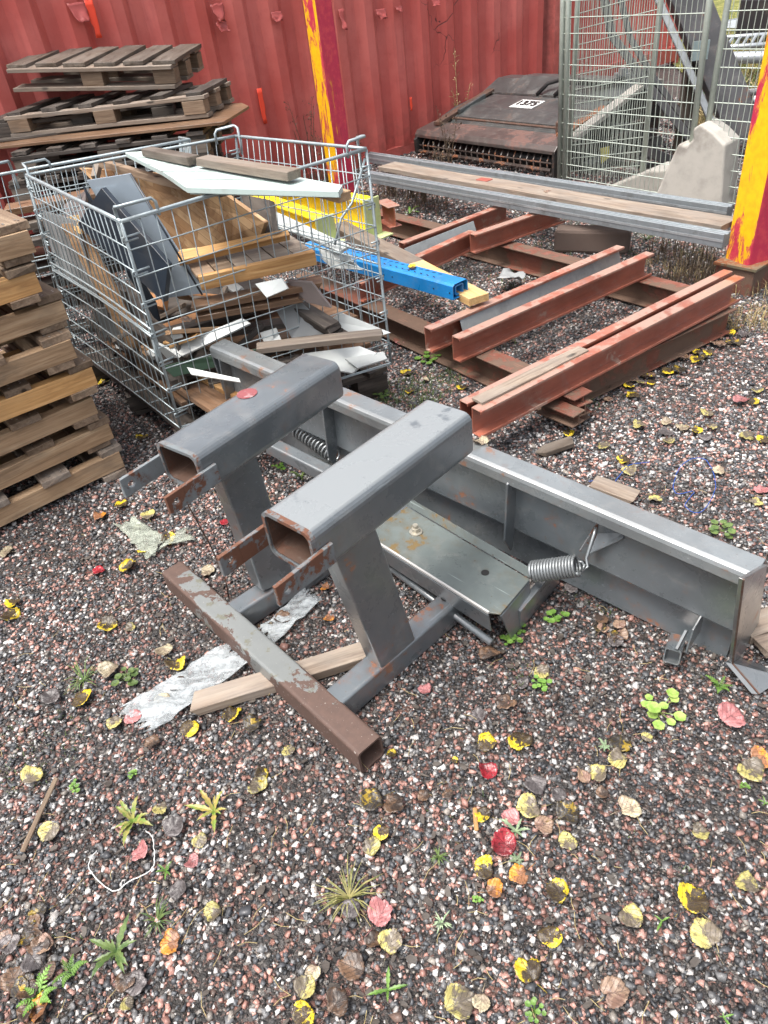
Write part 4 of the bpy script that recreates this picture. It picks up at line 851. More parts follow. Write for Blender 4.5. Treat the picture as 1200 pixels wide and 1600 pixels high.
# second mesh box behind and left
nb = (P4t-P1t).normalized(); off = Vector((-nb.y, nb.x, 0))
if off.dot(P1t-P2t) < 0: off = -off
mb2 = thing('mesh_box', 'second wire mesh box with dark scrap at the left edge behind the full one', 'mesh box', P1b+off*.6)
a, b = P1b-nb*.75+off*.08, P4b+off*.05-nb*.25; a.z = b.z = .15; a2, b2 = P1t-nb*.75+off*.07, P4t+off*.06-nb*.2; a2.z = b2.z = .96
wirepanel('front_panel', a, b, b2, a2, 34, 9, mb2)
wirepanel('side_panel', b, b+off*.45, b2+off*.45-Z*.05, b2, 8, 9, mb2)
handle(P1t+off*.07-nb*.06+Z*.01, -nb, off, mb2)
for i in range(9):
    s = random.uniform(-.7, .1); z = .2+.07*i; p = P1b-nb*(.5-.05*i)+off*(.25+.05*(i % 3)); p.z = z
    tag(board('scrap_board', p, p+nb*random.uniform(.5, .8)+off*random.uniform(-.15, .2)+Z*random.uniform(-.03, .05), .14, .03, WD[['dark', 'weather', 'mat'][i % 3]]), ['lowest', 'second lowest', 'third', 'fourth', 'fifth', 'sixth', 'seventh', 'second highest', 'highest'][i]+' wood scrap in the second mesh box at left', 'board', 'scrap in the second mesh box')

# ================================================================== PALLET STACKS
gP = 'pallets of the front left stack'
bx = pol(36.5); by = pol(126.5); c0_ = Vector((-1.0, 2.46, 0)); h_ = .12; z = .0
ords = ['lowest', 'second from the ground', 'third from the ground', 'fourth from the ground', 'fifth from the ground', 'sixth from the ground', 'third from the top', 'second from the top', 'topmost']
shift = [0, .0, -.012, .012, -.03, .01, -.05, -.02, .0]
for i in range(8):
    mts = (WD['pine'] if i % 3 else WD['orange'], WD['pinebrown']) if i else (WD['pine'], WD['plank'])
    o_ = c0_-bx*(1.2-shift[i])+by*random.uniform(-.015, .015)+Z*z; z += h_+.0035
    yw = random.uniform(-1.2, 1.2); e1 = pol(36.5+yw); e2 = pol(126.5+yw)
    pallet('stacked_pallet', 'brown timber pallet, '+ords[i if i < 6 else i+1]+' of the front left stack', o_, e1, e2, 1.2, .8, mts, gP, nd=6, stringer=True, zt=h_, bd=.095, bt=.025, sw=.045)
# rear stack
gR_ = 'pallets of the rear left stack'
def rearp(p_fr, z, yaw, Lx_, Ly_, mats, lb, tilt=(0, 0), nd=6, **kw):
    fr = at(*p_fr, z) if len(p_fr) == 2 else Vector(p_fr); R_ = Matrix.Rotation(rad(tilt[0]), 3, pol(yaw)) @ Matrix.Rotation(rad(tilt[1]), 3, pol(yaw+90))
    e1 = R_ @ pol(yaw); e2 = R_ @ pol(yaw+90); up = e1.cross(e2); o_ = fr-e1*Lx_-up*kw.get('zt', .144)
    return pallet('wooden_pallet', lb, o_, e1, e2, Lx_, Ly_, mats, gR_, nd=nd, **kw)
F2 = at(318, 140, .99)
# top pallet from three surveyed corners
FR = F2+Vector((-.22, .10, .14)); FR = onp(268, 94, FR, -11); FL = onp(12, 101, FR, -11); BR = onp(309, 68, FR, 79)
e1 = (FR-FL).normalized(); e2 = (BR-FR); e2 = (e2-e1*e2.dot(e1)).normalized(); L1, L2 = (FR-FL).length, max(.5, (BR-FR).length); up = e1.cross(e2)
pallet('wooden_pallet', 'topmost tilted pallet with six grey deck boards on the rear left stack', FL-up*.150, e1, e2, L1, L2, (WD['plank'], WD['weather'], WD['pinebrown']), gR_, nd=6, skip=((0, 0), (1, 0), (2, 0)), zt=.15, bd=.14)
D = (WD['dark'], WD['weather'], WD['plank'])
rearp((318, 142), 1.0, -11.5, 1.35, .55, (WD['plank'], WD['dark'], WD['pinebrown']), 'second pallet from the top of the rear left stack', zt=.14)
F2 = at(318, 142, 1.0)
rearp(tuple(F2+Vector((-.25, .25, -.035))), .9, -2, 1.2, .6, (WD['dark'], WD['dark'], WD['dark']), 'dark pallet jammed under the second one on the rear left stack', zt=.13)
pz = .845
ply_ = [at(-30, 232, pz), at(350, 192, pz), at(388, 163, pz+.02), at(378, 158, pz+.02), at(300, 165, pz), at(-40, 180, pz)]
tag(slab('plywood_sheet', ply_, .016, WD['mat'], wob=.004), 'warped brown plywood sheet sticking out of the rear left stack', 'plywood sheet')
tag(slab('plywood_sheet', [at(-30, 222, pz+.018), at(330, 176, pz+.018), at(345, 165, pz+.018), at(-30, 190, pz+.018)], .014, WD['dark'], wob=.004), 'upper dark plywood sheet just under the rear pallets', 'plywood sheet')
q = at(345, 195, pz)
for i in range(5):
    rearp(tuple(Vector((q.x-.12-.06*(i % 2), q.y+.10+.05*i, pz-.03-.15*i))), 0, -6+4*(i % 2), 1.25, .8, (WD['dark'], WD['dark'], WD['weather']), ['first', 'second', 'third', 'fourth', 'lowest'][i]+' dark pallet below the plywood in the rear left stack', zt=.144)

# ================================================================== SWEEPER ATTACHMENT "1375"
A = Vector((1.72, 5.98, 0)); Bp = Vector((.80, 7.40, 0)); ml = (A-Bp); Lm = ml.length; ml.normalize(); ms = Vector((-ml.y, ml.x, 0))
if ms.y < 0: ms = -ms
if ms.dot(Vector((1, 0, 0))) < 0: ms = -ms
ms = (pol(28))
mc = thing('attachment_machine', 'rusty black sweeper attachment with white plate reading 1375 by the container', 'machine', (A+Bp)/2)
def mp(s, d, z): return Bp+ml*(s*Lm)+ms*d+Z*z
def mslab(name, prof, s0, s1, mat, par=mc, bevel=.004):
    P = [mp(s0, d, z) for d, z in prof]; Q = [mp(s1, d, z) for d, z in prof]; n = len(prof); m = MB()
    m.add(P+Q, [tuple(range(n)), tuple(range(2*n-1, n-1, -1))]+[(i, n+i, n+(i+1) % n, (i+1) % n) for i in range(n)]); o = m.build(name, mat, par); return bev(o, bevel, 2)
mslab('hood', [(0, .20), (.02, .22), (.24, .26), (.26, .29), (.42, .345), (.72, .395), (.95, .50), (1.12, .50), (1.12, .2), (.15, .18)], .01, .98, BLACKM)
mslab('hood_panel', [(.27, .305), (.42, .362), (.70, .412), (.70, .395), (.42, .345), (.27, .29)], .14, .93, BLACKM)
mslab('upper_panel', [(.74, .415), (.95, .525), (1.10, .52), (1.10, .50), (.95, .50), (.74, .395)], .2, .99, BLACKM)
mslab('front_lip', [(-.03, .165), (-.03, .19), (.0, .225), (.2, .262), (.2, .24), (.0, .19)], -.01, 1.0, metal_paint('rusted_lip', (.06, .052, .048), rust=(.09, .045, .035), amt=.5, scale=5, coat=.3))
mslab('side_plate', [(-.03, .0), (-.03, .19), (.25, .28), (.95, .50), (1.15, .50), (1.15, .05), (.9, .0)], .985, 1.0, BLACKD)
mslab('side_plate', [(-.04, .03), (-.05, .15), (.02, .20), (.25, .27), (.6, .33), (.6, .0), (.1, .0)], -.01, .01, BLACKD)
m = MB(); m.tube([mp(.03, .26, .287), mp(.97, .26, .287)], .011, 6); m.build('hood_ridge', RUSTD, mc); m = MB(); m.tube([mp(.05, .73, .41), mp(.97, .73, .41)], .012, 6); m.build('hood_ridge', BLACKD, mc)
mslab('back_panel', [(.95, .05), (1.1, .05), (1.1, .48), (.95, .46)], .02, .98, BLACKD)
mslab('side_rail', [(.12, .27), (.85, .52), (1.05, .52), (1.05, .485), (.85, .485), (.12, .235)], .985, 1.04, plain('dusty_edge_rail', (.36, .34, .31), .7, 0, .6, 9))
m = MB(); m.tube([mp(.02, .10, .085), mp(.98, .10, .085)], .055, 14); m.build('roller', BLACKD, mc, True)
m = MB()
for i in range(22):
    s = .04+i*.043
    m.tube([mp(s, .02, .155), mp(s+.006, -.015, .11), mp(s+.012, -.02, .06)], .007, 5)
m.build('tines', metal_paint('rusty_tines', (.05, .036, .03), amt=.55), mc)
m = MB(); m.tube([mp(.02, -.018, .10), mp(.98, -.018, .10)], .007, 6); m.tube([mp(.02, -.026, .05), mp(.98, -.026, .05)], .016, 6)
for i in range(18): c = mp(.05+i*.052, -.04, .045); m.tube([c, c-ms*.015], .009, 6)
m.build('roller_bars', metal_paint('rusty_bars', (.045, .036, .032), amt=.55), mc)
mslab('left_bracket', [(.1, .25), (.75, .42), (.75, .445), (.1, .28)], .06, .11, RUSTD); mslab('left_bracket', [(.3, .32), (.6, .385), (.6, .43), (.3, .35)], .115, .14, BLACKM)
mslab('hinge_ear', [(.20, .26), (.20, .34), (.24, .37), (.28, .34), (.28, .28)], .87, .90, RUSTD)
mslab('right_bracket', [(.12, .26), (.6, .37), (.6, .40), (.12, .285)], .92, .97, metal_paint('rusty_bracket', (.14, .08, .06), amt=.45))
m = MB()
for k, (s0, s1_) in enumerate(((.50, .80), (.62, .82))):
    pth = [mp(s0-.06, .72, .42), mp(s0-.02, .78, .50), mp(s0+.05, .82, .53), mp((s0+s1_)/2, .80-.05*k, .51+.03*k), mp(s1_, .85, .50), mp(s1_+.08, .9, .54)]; m.tube(pth, .017, 8)
m.build('hose', RUBBER, mc, True)
m = MB()
for k in range(9): m.box(mp(.82+.02*k, .98+.05*math.sin(k*2.), .54+.02*(k % 3)), (.06, .05, .05), Matrix.Rotation(k*.9, 4, 'Z'))
m.build('hydraulic_fittings', GALV, mc)
# number plate flat on the hood panel: 1375
pc = [mp(.41, .45, .368), mp(.565, .45, .368), mp(.565, .61, .397), mp(.41, .61, .397)]; nn = (pc[1]-pc[0]).cross(pc[3]-pc[0]).normalized(); pc = [p+nn*.004 for p in pc]
pa, pbb = onp(796, 176, mp(.5, .50, 0), math.degrees(math.atan2(ml.y, ml.x))), None
slab('number_plate', pc, .003, PLATE, mc)
def text(name, s, mat, parent, O, X, Y, size):
    cu = bpy.data.curves.new(name, 'FONT'); cu.body = s; cu.size = size; cu.extrude = .0008; cu.align_x = 'CENTER'; cu.align_y = 'CENTER'; cu.offset = .0028
    ob = bpy.data.objects.new(name, cu); C.objects.link(ob); dg = bpy.context.evaluated_depsgraph_get(); me = bpy.data.meshes.new_from_object(ob.evaluated_get(dg)); bpy.data.objects.remove(ob)
    X = X.normalized(); Zz = X.cross(Y).normalized(); Y = Zz.cross(X); M = Matrix(((X.x, Y.x, Zz.x, O.x), (X.y, Y.y, Zz.y, O.y), (X.z, Y.z, Zz.z, O.z), (0, 0, 0, 1)))
    me.materials.clear(); return link(name, me, mat, parent, M)
text('plate_digits', '1375', BLACK, mc, sum(pc, Vector())/4+nn*.006, pc[1]-pc[0], pc[3]-pc[0], .122)

# ================================================================== MESH FENCE PANELS
def fence(a, b, H_, nv, nh, lb, lean=Vector(), double=False, r=.0025, sk=0.0):
    t = thing('mesh_fence_panel', lb, 'fence panel', (a+b)/2); m = MB(); top = Z*H_+lean
    for i in range(nv+1):
        p = a+(b-a)*(i/nv)+Z*.03; m.tube([p, p+top*.98], r, 4)
    for j in range(nh+1):
        f = j/nh*.98+.015; p = top*f; m.tube([a+p+Z*.0, b+p+Z*sk], r*1.3, 4)
    m.build('wire_mesh', FENCEM, t)
    for p in ((a, b, a+(b-a)*.045) if double else (a, b)):
        m = MB(); m.tube([p, p+top], .019, 10); m.build('frame_post', FENCEM, t, True)
    m = MB(); m.tube([a+top, b+top], .019, 10); m.build('top_tube', FENCEM, t, True); return t
fa = at(874, 282, .0); fb = at(1070, 316, .0)
fence(fa, fb, 2.1, 30, 22, 'mesh fence panel standing just behind the aluminium rails', lean=Vector((-.05, .0, 0)), double=True)
fence(fb+Vector((.06, -.03, 0)), fb+Vector((.75, -1.1, 0)), 2.1, 34, 22, 'mesh fence panel between the galvanised post and the yellow post', lean=Vector((.02, 0, 0)))
fence(fa+Vector((.10, .10, 0)), fb+Vector((-.1, .55, 0)), 2.1, 34, 22, 'second mesh fence panel leaning close behind the first', lean=Vector((.03, .05, 0)), sk=.10)

# concrete pieces, dark steel booms and clutter behind the fence
def vslab(name, px, base, yaw, t, mat, label, cat, bevel=.015):
    P = [onp(x, y, base, yaw) for x, y in px]; return tag(bev(slab(name, P, t, mat, bevel=0), bevel, 3), label, cat)
bs = at(1050, 312, 0)
vslab('concrete_wedge', [(930, 300), (1010, 268), (1078, 262), (1085, 318), (1000, 312)], at(1000, 318, 0)+Vector((.1, .25, 0)), -50, .3, STONE, 'low pale concrete wedge lying behind the fence', 'concrete block')
vslab('concrete_end_piece', [(1040, 312), (1076, 232), (1086, 212), (1098, 216), (1108, 206), (1108, 190), (1120, 182), (1140, 196), (1158, 214), (1150, 318)], at(1100, 325, 0)+Vector((.12, .15, 0)), -50, .22, STONE, 'tall pale concrete end piece with notch behind the fence', 'concrete block')
def boom(pts, base, yaw, wd, lb, mat=DARKST):
    P = [onp(x, y, base, yaw) for x, y in pts]; t = thing('steel_boom', lb, 'steel boom', P[-1])
    for i in range(len(P)-1): bev(beam('boom_section', P[i]-(P[i+1]-P[i]).normalized()*.01, P[i+1], rrect(wd, wd*.8, .008), mat, t, up=Vector((0, 1, 0.3))), .002, 1)
    return t
bb = Vector((2.9, 6.0, 0))
boom([(940, -20), (956, 55), (1010, 130), (1085, 225)], bb, -40, .06, 'thin bent dark boom left of the thick one behind the fence')
boom([(965, -20), (985, 60), (1020, 120), (1080, 200)], bb+Vector((.03, .05, 0)), -40, .045, 'second thin dark boom close beside the bent one')
boom([(1052, -60), (1100, 60), (1165, 215)], bb+Vector((.1, .0, 0)), -40, .24, 'thick dark boom slanting down behind the fence', metal_paint('dark_grey_boom', (.06, .06, .065), amt=.62))
boom([(1020, -20), (1060, 70), (1112, 190)], bb+Vector((0, -.05, 0)), -40, .05, 'pale edged bar along the underside of the thick boom', GALV)
m = MB(); q = onp(1076, 75, bb, -40); m.box(q-Vector((0, .2, 0)), (.12, .02, .12)); tag(m.build('grey_bracket', galv('bracket', (.4, .5, .5))), 'square grey green bracket on the thick boom', 'bracket')
# rubble of steel under the booms
for i in range(16):
    x = random.uniform(930, 1060); y = random.uniform(165, 255); p = at(x, y, random.uniform(.05, .35)); d = pol(random.uniform(-70, 40), random.uniform(.15, .4))+Z*random.uniform(-.1, .12)
    tag(bev(beam('scrap_bar', p-d*.5, p+d*.5, rect(random.uniform(.04, .1), random.uniform(.03, .08)), random.choice([BLACKM, BLACKD, DARKST, BLACKD, WD['dark']])), .003, 1), 'dark scrap bar in the heap behind the fence', 'scrap bar', 'scrap bars heaped behind the fence')
p = at(965, 262, 0)+Vector((.1, .3, 0))
tag(slab('striped_board', [onp(960, 205, p, -30), onp(968, 200, p, -30), onp(976, 245, p, -30), onp(966, 250, p, -30)], .01, plain('chevron_board', (.45, .46, .46), .5, 0, .8, 20, (.05, .05, .05), .9)), 'small black and white striped board in the scrap heap', 'marker board')
p = at(940, 285, 0)+Vector((.05, .2, 0)); tag(slab('yellow_plate', [onp(938, 232, p, -30), onp(952, 228, p, -30), onp(952, 246, p, -30), onp(940, 256, p, -30)], .01, plain('mossy_yellow', (.38, .36, .10), .6)), 'small mossy yellow plate on the machine side behind the fence', 'plate')
# far verge with galvanised ladders
k = N('autumn_grass'); v = k.co(1, 1, 1, shift=False); a_ = k.noise(v, 3.5, 6, .7); col = k.ramp(a_, [(.3, (.06, .08, .025)), (.5, (.20, .20, .06)), (.7, (.36, .33, .12))]); k.bump(k.noise(v, 40, 4), .8, .05); GRASSB = k.done(col, .9, 0, .2)
m = MB(); q = [at(1050, 120, .01), at(1300, 130, .01), Vector((60, 60, .01)), Vector((8, 70, .01))]; q = [Vector((4.3, 9.6, .012)), Vector((7.5, 7.2, .012)), Vector((60, 30, .012)), Vector((25, 90, .012))]
m.add(q, [(0, 1, 2, 3)]); tag(m.build('grass_verge', GRASSB), None, kind='structure')
def blades(name, polys, n, lo, hi, mats, label, wd=.003, droop=.5, seed=1):
    r = random.Random(seed); m = MB()
    for _ in range(n):
        (x0, y0, x1, y1, w0) = r.choice(polys); px, py = r.uniform(x0, x1), r.uniform(y0, y1); p = at(px, py, 0); p.z = hgt(p.x, p.y)
        if noise.noise(Vector((p.x*3, p.y*3, seed))) < w0: continue
        a_ = r.uniform(0, 2*PI); h = r.uniform(lo, hi); d = Vector((math.cos(a_), math.sin(a_), 0)); s = Vector((-d.y, d.x, 0))*wd*r.uniform(.6, 1.3)
        q1 = p+d*h*.25*droop+Z*h*.6; q2 = p+d*h*droop+Z*h*(.95-.3*droop); m.add([p-s, p+s, q1+s*.8, q1-s*.8, q2], [(0, 1, 2, 3), (3, 2, 4)])
    return tag(m.build(name, mats), label, kind='stuff')
def leafm(name, c1, c2, rough=.45, scale=6):
    k = N(name); v = k.co(1, 1, 1); a = k.noise(v, scale*10, 4); b = k.noise(v, 260, 2)
    k.b.inputs['Subsurface Weight'].default_value = 0.0
    return k.done(k.vary(k.mix(k.mr(a, .35, .65), c1, c2), .25), rough, 0, .4)
GRN = leafm('fresh_green', (.075, .16, .025), (.14, .25, .05)); GRN2 = leafm('dull_green', (.055, .10, .03), (.12, .17, .05)); STRAW = leafm('dry_straw', (.26, .20, .09), (.42, .34, .17)); DRYB = leafm('dry_brown_stalk', (.07, .05, .035), (.16, .115, .075)); SILV = leafm('silver_green', (.15, .22, .13), (.26, .33, .20))
blades('far_grass', [(1085, 40, 1290, 210, -1)], 2600, .08, .28, STRAW, 'dry yellow grass on the far verge', .006, .5, 3)
blades('far_grass', [(1085, 20, 1290, 200, -.1)], 1600, .08, .25, GRN2, 'green grass on the far verge', .006, .5, 4)
blades('ground_weeds', [(620, 330, 1130, 400, -.1), (560, 380, 1000, 480, .05), (640, 440, 950, 640, .12), (560, 560, 760, 640, .1)], 5200, .01, .035, GRN2, 'low moss and seedlings between the red beams', .0014, .7, 5)
blades('ground_weeds', [(880, 870, 1180, 1010, .1), (0, 980, 260, 1300, .15), (780, 940, 1100, 1100, .2), (0, 1200, 1200, 1600, .36)], 3200, .006, .020, GRN2, 'tiny moss shoots in the open gravel', .001, .7, 6)
blades('dry_grass', [(590, 285, 700, 335, -.3), (1010, 390, 1120, 450, -.1), (440, 250, 540, 300, -.3)], 1500, .06, .2, DRYB, 'dry brown grass along the rails and container foot', .0018, .4, 7)
blades('dry_grass', [(1120, 455, 1200, 520, -.2), (1000, 400, 1120, 440, -.1)], 600, .03, .10, STRAW, 'dry straw at the foot of the right post', .0015, .6, 8)
# ladders / scaffold lying on the verge
def ladder(p0, p1, wd, lb, rungs=9):
    a, b = p0, p1; d = (b-a).normalized(); s = d.cross(Z).normalized()*wd; t = thing('galvanised_ladder', lb, 'ladder', (a+b)/2, 'galvanised ladders behind the fence'); m = MB(); m.tube([a, b], .025, 8); m.build('side_rail', GALV, t, True); m = MB(); m.tube([a+s, b+s], .025, 8); m.build('side_rail', GALV, t, True)
    m = MB()
    for i in range(1, rungs): p = a+(b-a)*i/rungs; m.tube([p, p+s], .016, 6)
    m.build('rungs', GALV, t); return t
P0 = at(1105, 165, 0); ladder(at(1118, 150, .02), at(1150, 40, .9)+Vector((0, -2.5, 0)), .3, 'upright galvanised ladder frame beyond the fence', 7)
ladder(at(1085, 45, .15), at(1180, 25, .15), .8, 'long galvanised ladder lying on the far grass', 12); ladder(at(1088, 62, .4), at(1230, 52, .4), .8, 'lower galvanised ladder lying on the far grass', 12)
m = MB(); m.tube([at(1090, 92, .45), at(1240, 88, .45)], .05, 10); tag(m.build('steel_pipe', GALV, None, True), 'thick grey pipe lying level beyond the fence', 'pipe')
m = MB(); m.tube([at(1135, 215, 0), at(1175, 0, 0)+Vector((0, -5, 2.2))], .03, 8); tag(m.build('steel_pipe', GALV, None, True), 'slanting galvanised pole beyond the fence', 'pipe')
tag(bev(beam('dark_crate', at(1182, 30, .3), at(1260, 30, .3), rect(.8, .6), plain('dark_car', (.03, .03, .035), .4)), .05, 2), 'dark box at the far top right beyond the fence', 'box')
m = MB(); m.tube([at(925, 190, 0)+Vector((.3, .3, 0)), at(925, 190, 0)+Vector((.3, .3, 1.6))], .06, 8); 
tag(beam('wooden_post', at(1062, 240, 0), at(1062, 240, 0)+Z*1.5, rect(.09, .09), WD['weather'], up=Vector((0, 1, 0))), 'weathered wooden post at the corner of the far container', 'post')

# ================================================================== BITS ON THE GROUND
board_lab = [((300, 1103), (565, 1020), .035, .062, .03, 'weather', 'weathered timber piece lying under the front cross bar'), ((33, 1330), (88, 1218), .012, .014, .005, 'pinebrown', 'thin brown wooden strip lying at the far lower left')]
tag(board('timber_piece', at(302, 1103, .018), at(590, 1012, .018), .062, .03, WD['plank'], ragged=.012), board_lab[0][6], 'timber')
tag(board('wood_strip', at(36, 1332, .008), at(90, 1216, .008), .013, .005, WD['pinebrown'], ragged=.004), board_lab[1][6], 'wood strip')
tag(board('wood_strip', at(743, 1298, .006), at(740, 1262, .006), .010, .004, WD['orange'], ragged=.002), 'short orange brown wood splinter beside a yellow leaf', 'wood strip')
tag(board('timber_piece', at(846, 707, .015), at(896, 690, .015), .05, .02, WD['weather'], ragged=.02), 'broken wood chip on the gravel near the outermost red beams', 'timber')
tag(board('timber_piece', at(925, 752, .012), at(990, 775, .012), .07, .015, WD['plank'], ragged=.02), 'half hidden wood piece behind the plough top edge', 'timber')
tag(board('timber_piece', at(1188, 1012, .02), at(1270, 990, .02), .06, .02, WD['plank'], ragged=.004), 'pale plank on the gravel behind the right end of the plough', 'timber')
tag(board('timber_piece', at(1160, 985, .02), at(1260, 950, .02), .07, .03, WD['plank'], ragged=.01), 'grey plank beyond the right end of the plough', 'timber')
def foil(name, pts, nx_, ny_, mat, amp, lb):
    return tag(sheet(name, [at(*p, .004) for p in pts], nx_, ny_, mat, amp, fr=22, ragged=.7), lb, 'plastic film')
foil('plastic_film', [(192, 1108), (238, 1148), (398, 1035), (352, 1010)], 26, 12, FILM, .014, 'clear plastic strip lying left of the cross bar with leaves on it')
foil('plastic_film', [(405, 985), (425, 1012), (503, 940), (470, 926)], 16, 8, FILM, .014, 'clear plastic piece between the two skid arms')
foil('plastic_film', [(182, 825), (232, 878), (262, 846), (215, 812)], 12, 10, FILMG, .018, 'dull greenish plastic rag on gravel left of the pocket lugs')
foil('plastic_film', [(232, 876), (262, 850), (312, 850), (288, 828)], 10, 6, FILMG, .012, 'torn white plastic end right of the greenish rag')
def cord(pts, r, mat, lb, cat='cord', name='cord'):
    P = [at(x, y, .008+.004*math.sin(i*1.7)) for i, (x, y) in enumerate(pts)]; Q = []
    for i in range(len(P)-1):
        p0_, p3_ = P[max(i-1, 0)], P[min(i+2, len(P)-1)]
        for k in range(6):
            t_ = k/6; cr_ = .5*((2*P[i])+(-p0_+P[i+1])*t_+(2*p0_-5*P[i]+4*P[i+1]-p3_)*t_*t_+(-p0_+3*P[i]-3*P[i+1]+p3_)*t_**3)
            Q.append(cr_+Vector((random.uniform(-1, 1), random.uniform(-1, 1), 0))*.0012)
    Q.append(P[-1]); m = MB(); m.tube(Q, r, 5); return tag(m.build(name, mat, None, True), lb, cat)
cord([(152, 1328), (140, 1345), (142, 1362), (176, 1392), (204, 1376), (232, 1362), (241, 1350), (240, 1325), (238, 1308), (228, 1298)], .0012, STRING, 'bent white strip forming an open loop at the lower left')
cord([(1056, 745), (1052, 762), (1060, 772), (1085, 768), (1070, 790), (1095, 800), (1118, 762), (1106, 722), (1085, 716), (1066, 726), (1056, 742)], .0014, ROPE, 'blue cord loop on the gravel beyond the plough blade')
cord([(920, 752), (950, 750), (975, 765), (992, 775)], .0014, ROPE, 'blue cord piece running out from behind the plough blade')
cord([(962, 752), (972, 738), (985, 726), (1015, 722)], .0014, ROPE, 'short blue cord end left of the blue loop')
w0 = Vector(onp(290, 775, A_L, 40)); wl = at(357, 935, .02)
m = MB(); m.tube([at(285, 772, .48), at(300, 800, .40), at(330, 855, .24), at(352, 905, .10), at(358, 935, .02)], .0022, 5); tag(m.build('rusty_wire', RUSTD, None, True), 'thin rusty wire hanging from the left pocket lug to the gravel', 'wire')

# ------------------------------------------------------------------ leaves
def leafmat(name, base, blot, f0, f1, vein=None, rough=.38, rim=None):
    k = N(name); v = k.co(1, 1, 1); a = k.noise(v, 60, 5, .7, .5); at_ = k.n('ShaderNodeUVMap'); sp = k.n('ShaderNodeSeparateXYZ'); k.l(at_.outputs[0], sp.inputs[0])
    X, Y = sp.outputs[0], sp.outputs[1]; th = k.math('MULTIPLY', k.rnd(), 40.0); dirx = k.math('MULTIPLY', X, k.math('COSINE', th)); diry = k.math('MULTIPLY', Y, k.math('SINE', th))
    side = k.math('MULTIPLY', k.math('ADD', dirx, diry), .22); rr = k.math('ADD', k.math('MULTIPLY', X, X), k.math('MULTIPLY', Y, Y))
    f = k.math('SUBTRACT', k.math('ADD', a, side), k.math('MULTIPLY', k.math('SUBTRACT', rr, .4), .14))
    ay = k.math('ABSOLUTE', Y); mid = k.mr(ay, .015, .04, 1, 0); sv = k.math('SINE', k.math('MULTIPLY', k.math('SUBTRACT', X, k.math('MULTIPLY', ay, 1.1)), 13.0)); sv = k.mr(sv, .93, .99); ve = k.math('MAXIMUM', mid, sv)
    col = k.mix(k.mr(f, f0, f1), base, blot); col = k.mix(k.mr(k.noise(v, 420, 3, .7), .5, .72, 0, .5), col, tuple(x*.45 for x in base)); col = k.mix(k.mr(k.noise(v, 110, 3), .56, .64, 0, .6), col, tuple(x*.3+.01 for x in blot))
    col = k.mix(k.math('MULTIPLY', ve, .5), col, tuple(x*.55+.03 for x in blot))
    k.bump(k.math('ADD', a, ve), .8, .0022); return k.done(k.vary(col, .25), rough, 0, .5)
LM = {
 'Y': leafmat('yellow_leaf', (.60, .44, .02), (.045, .03, .02), .42, .49), 'P': leafmat('pale_yellow_leaf', (.40, .35, .12), (.13, .105, .08), .43, .55),
 'B': leafmat('brown_leaf', (.13, .075, .045), (.05, .035, .028), .4, .6), 'G': leafmat('grey_leaf', (.13, .115, .115), (.07, .06, .06), .4, .6), 'K': leafmat('black_leaf', (.03, .025, .022), (.30, .20, .02), .60, .66),
 'R': leafmat('red_leaf', (.30, .02, .03), (.16, .015, .02), .45, .6, rough=.2), 'K2': leafmat('pink_leaf', (.40, .17, .17), (.30, .11, .11), .4, .6), 'O': leafmat('orange_leaf', (.55, .22, .03), (.22, .10, .05), .42, .5),
 'W': leafmat('bleached_leaf', (.36, .31, .21), (.22, .17, .12), .45, .6), 'T': leafmat('tan_leaf', (.27, .18, .125), (.2, .12, .09), .45, .6)}
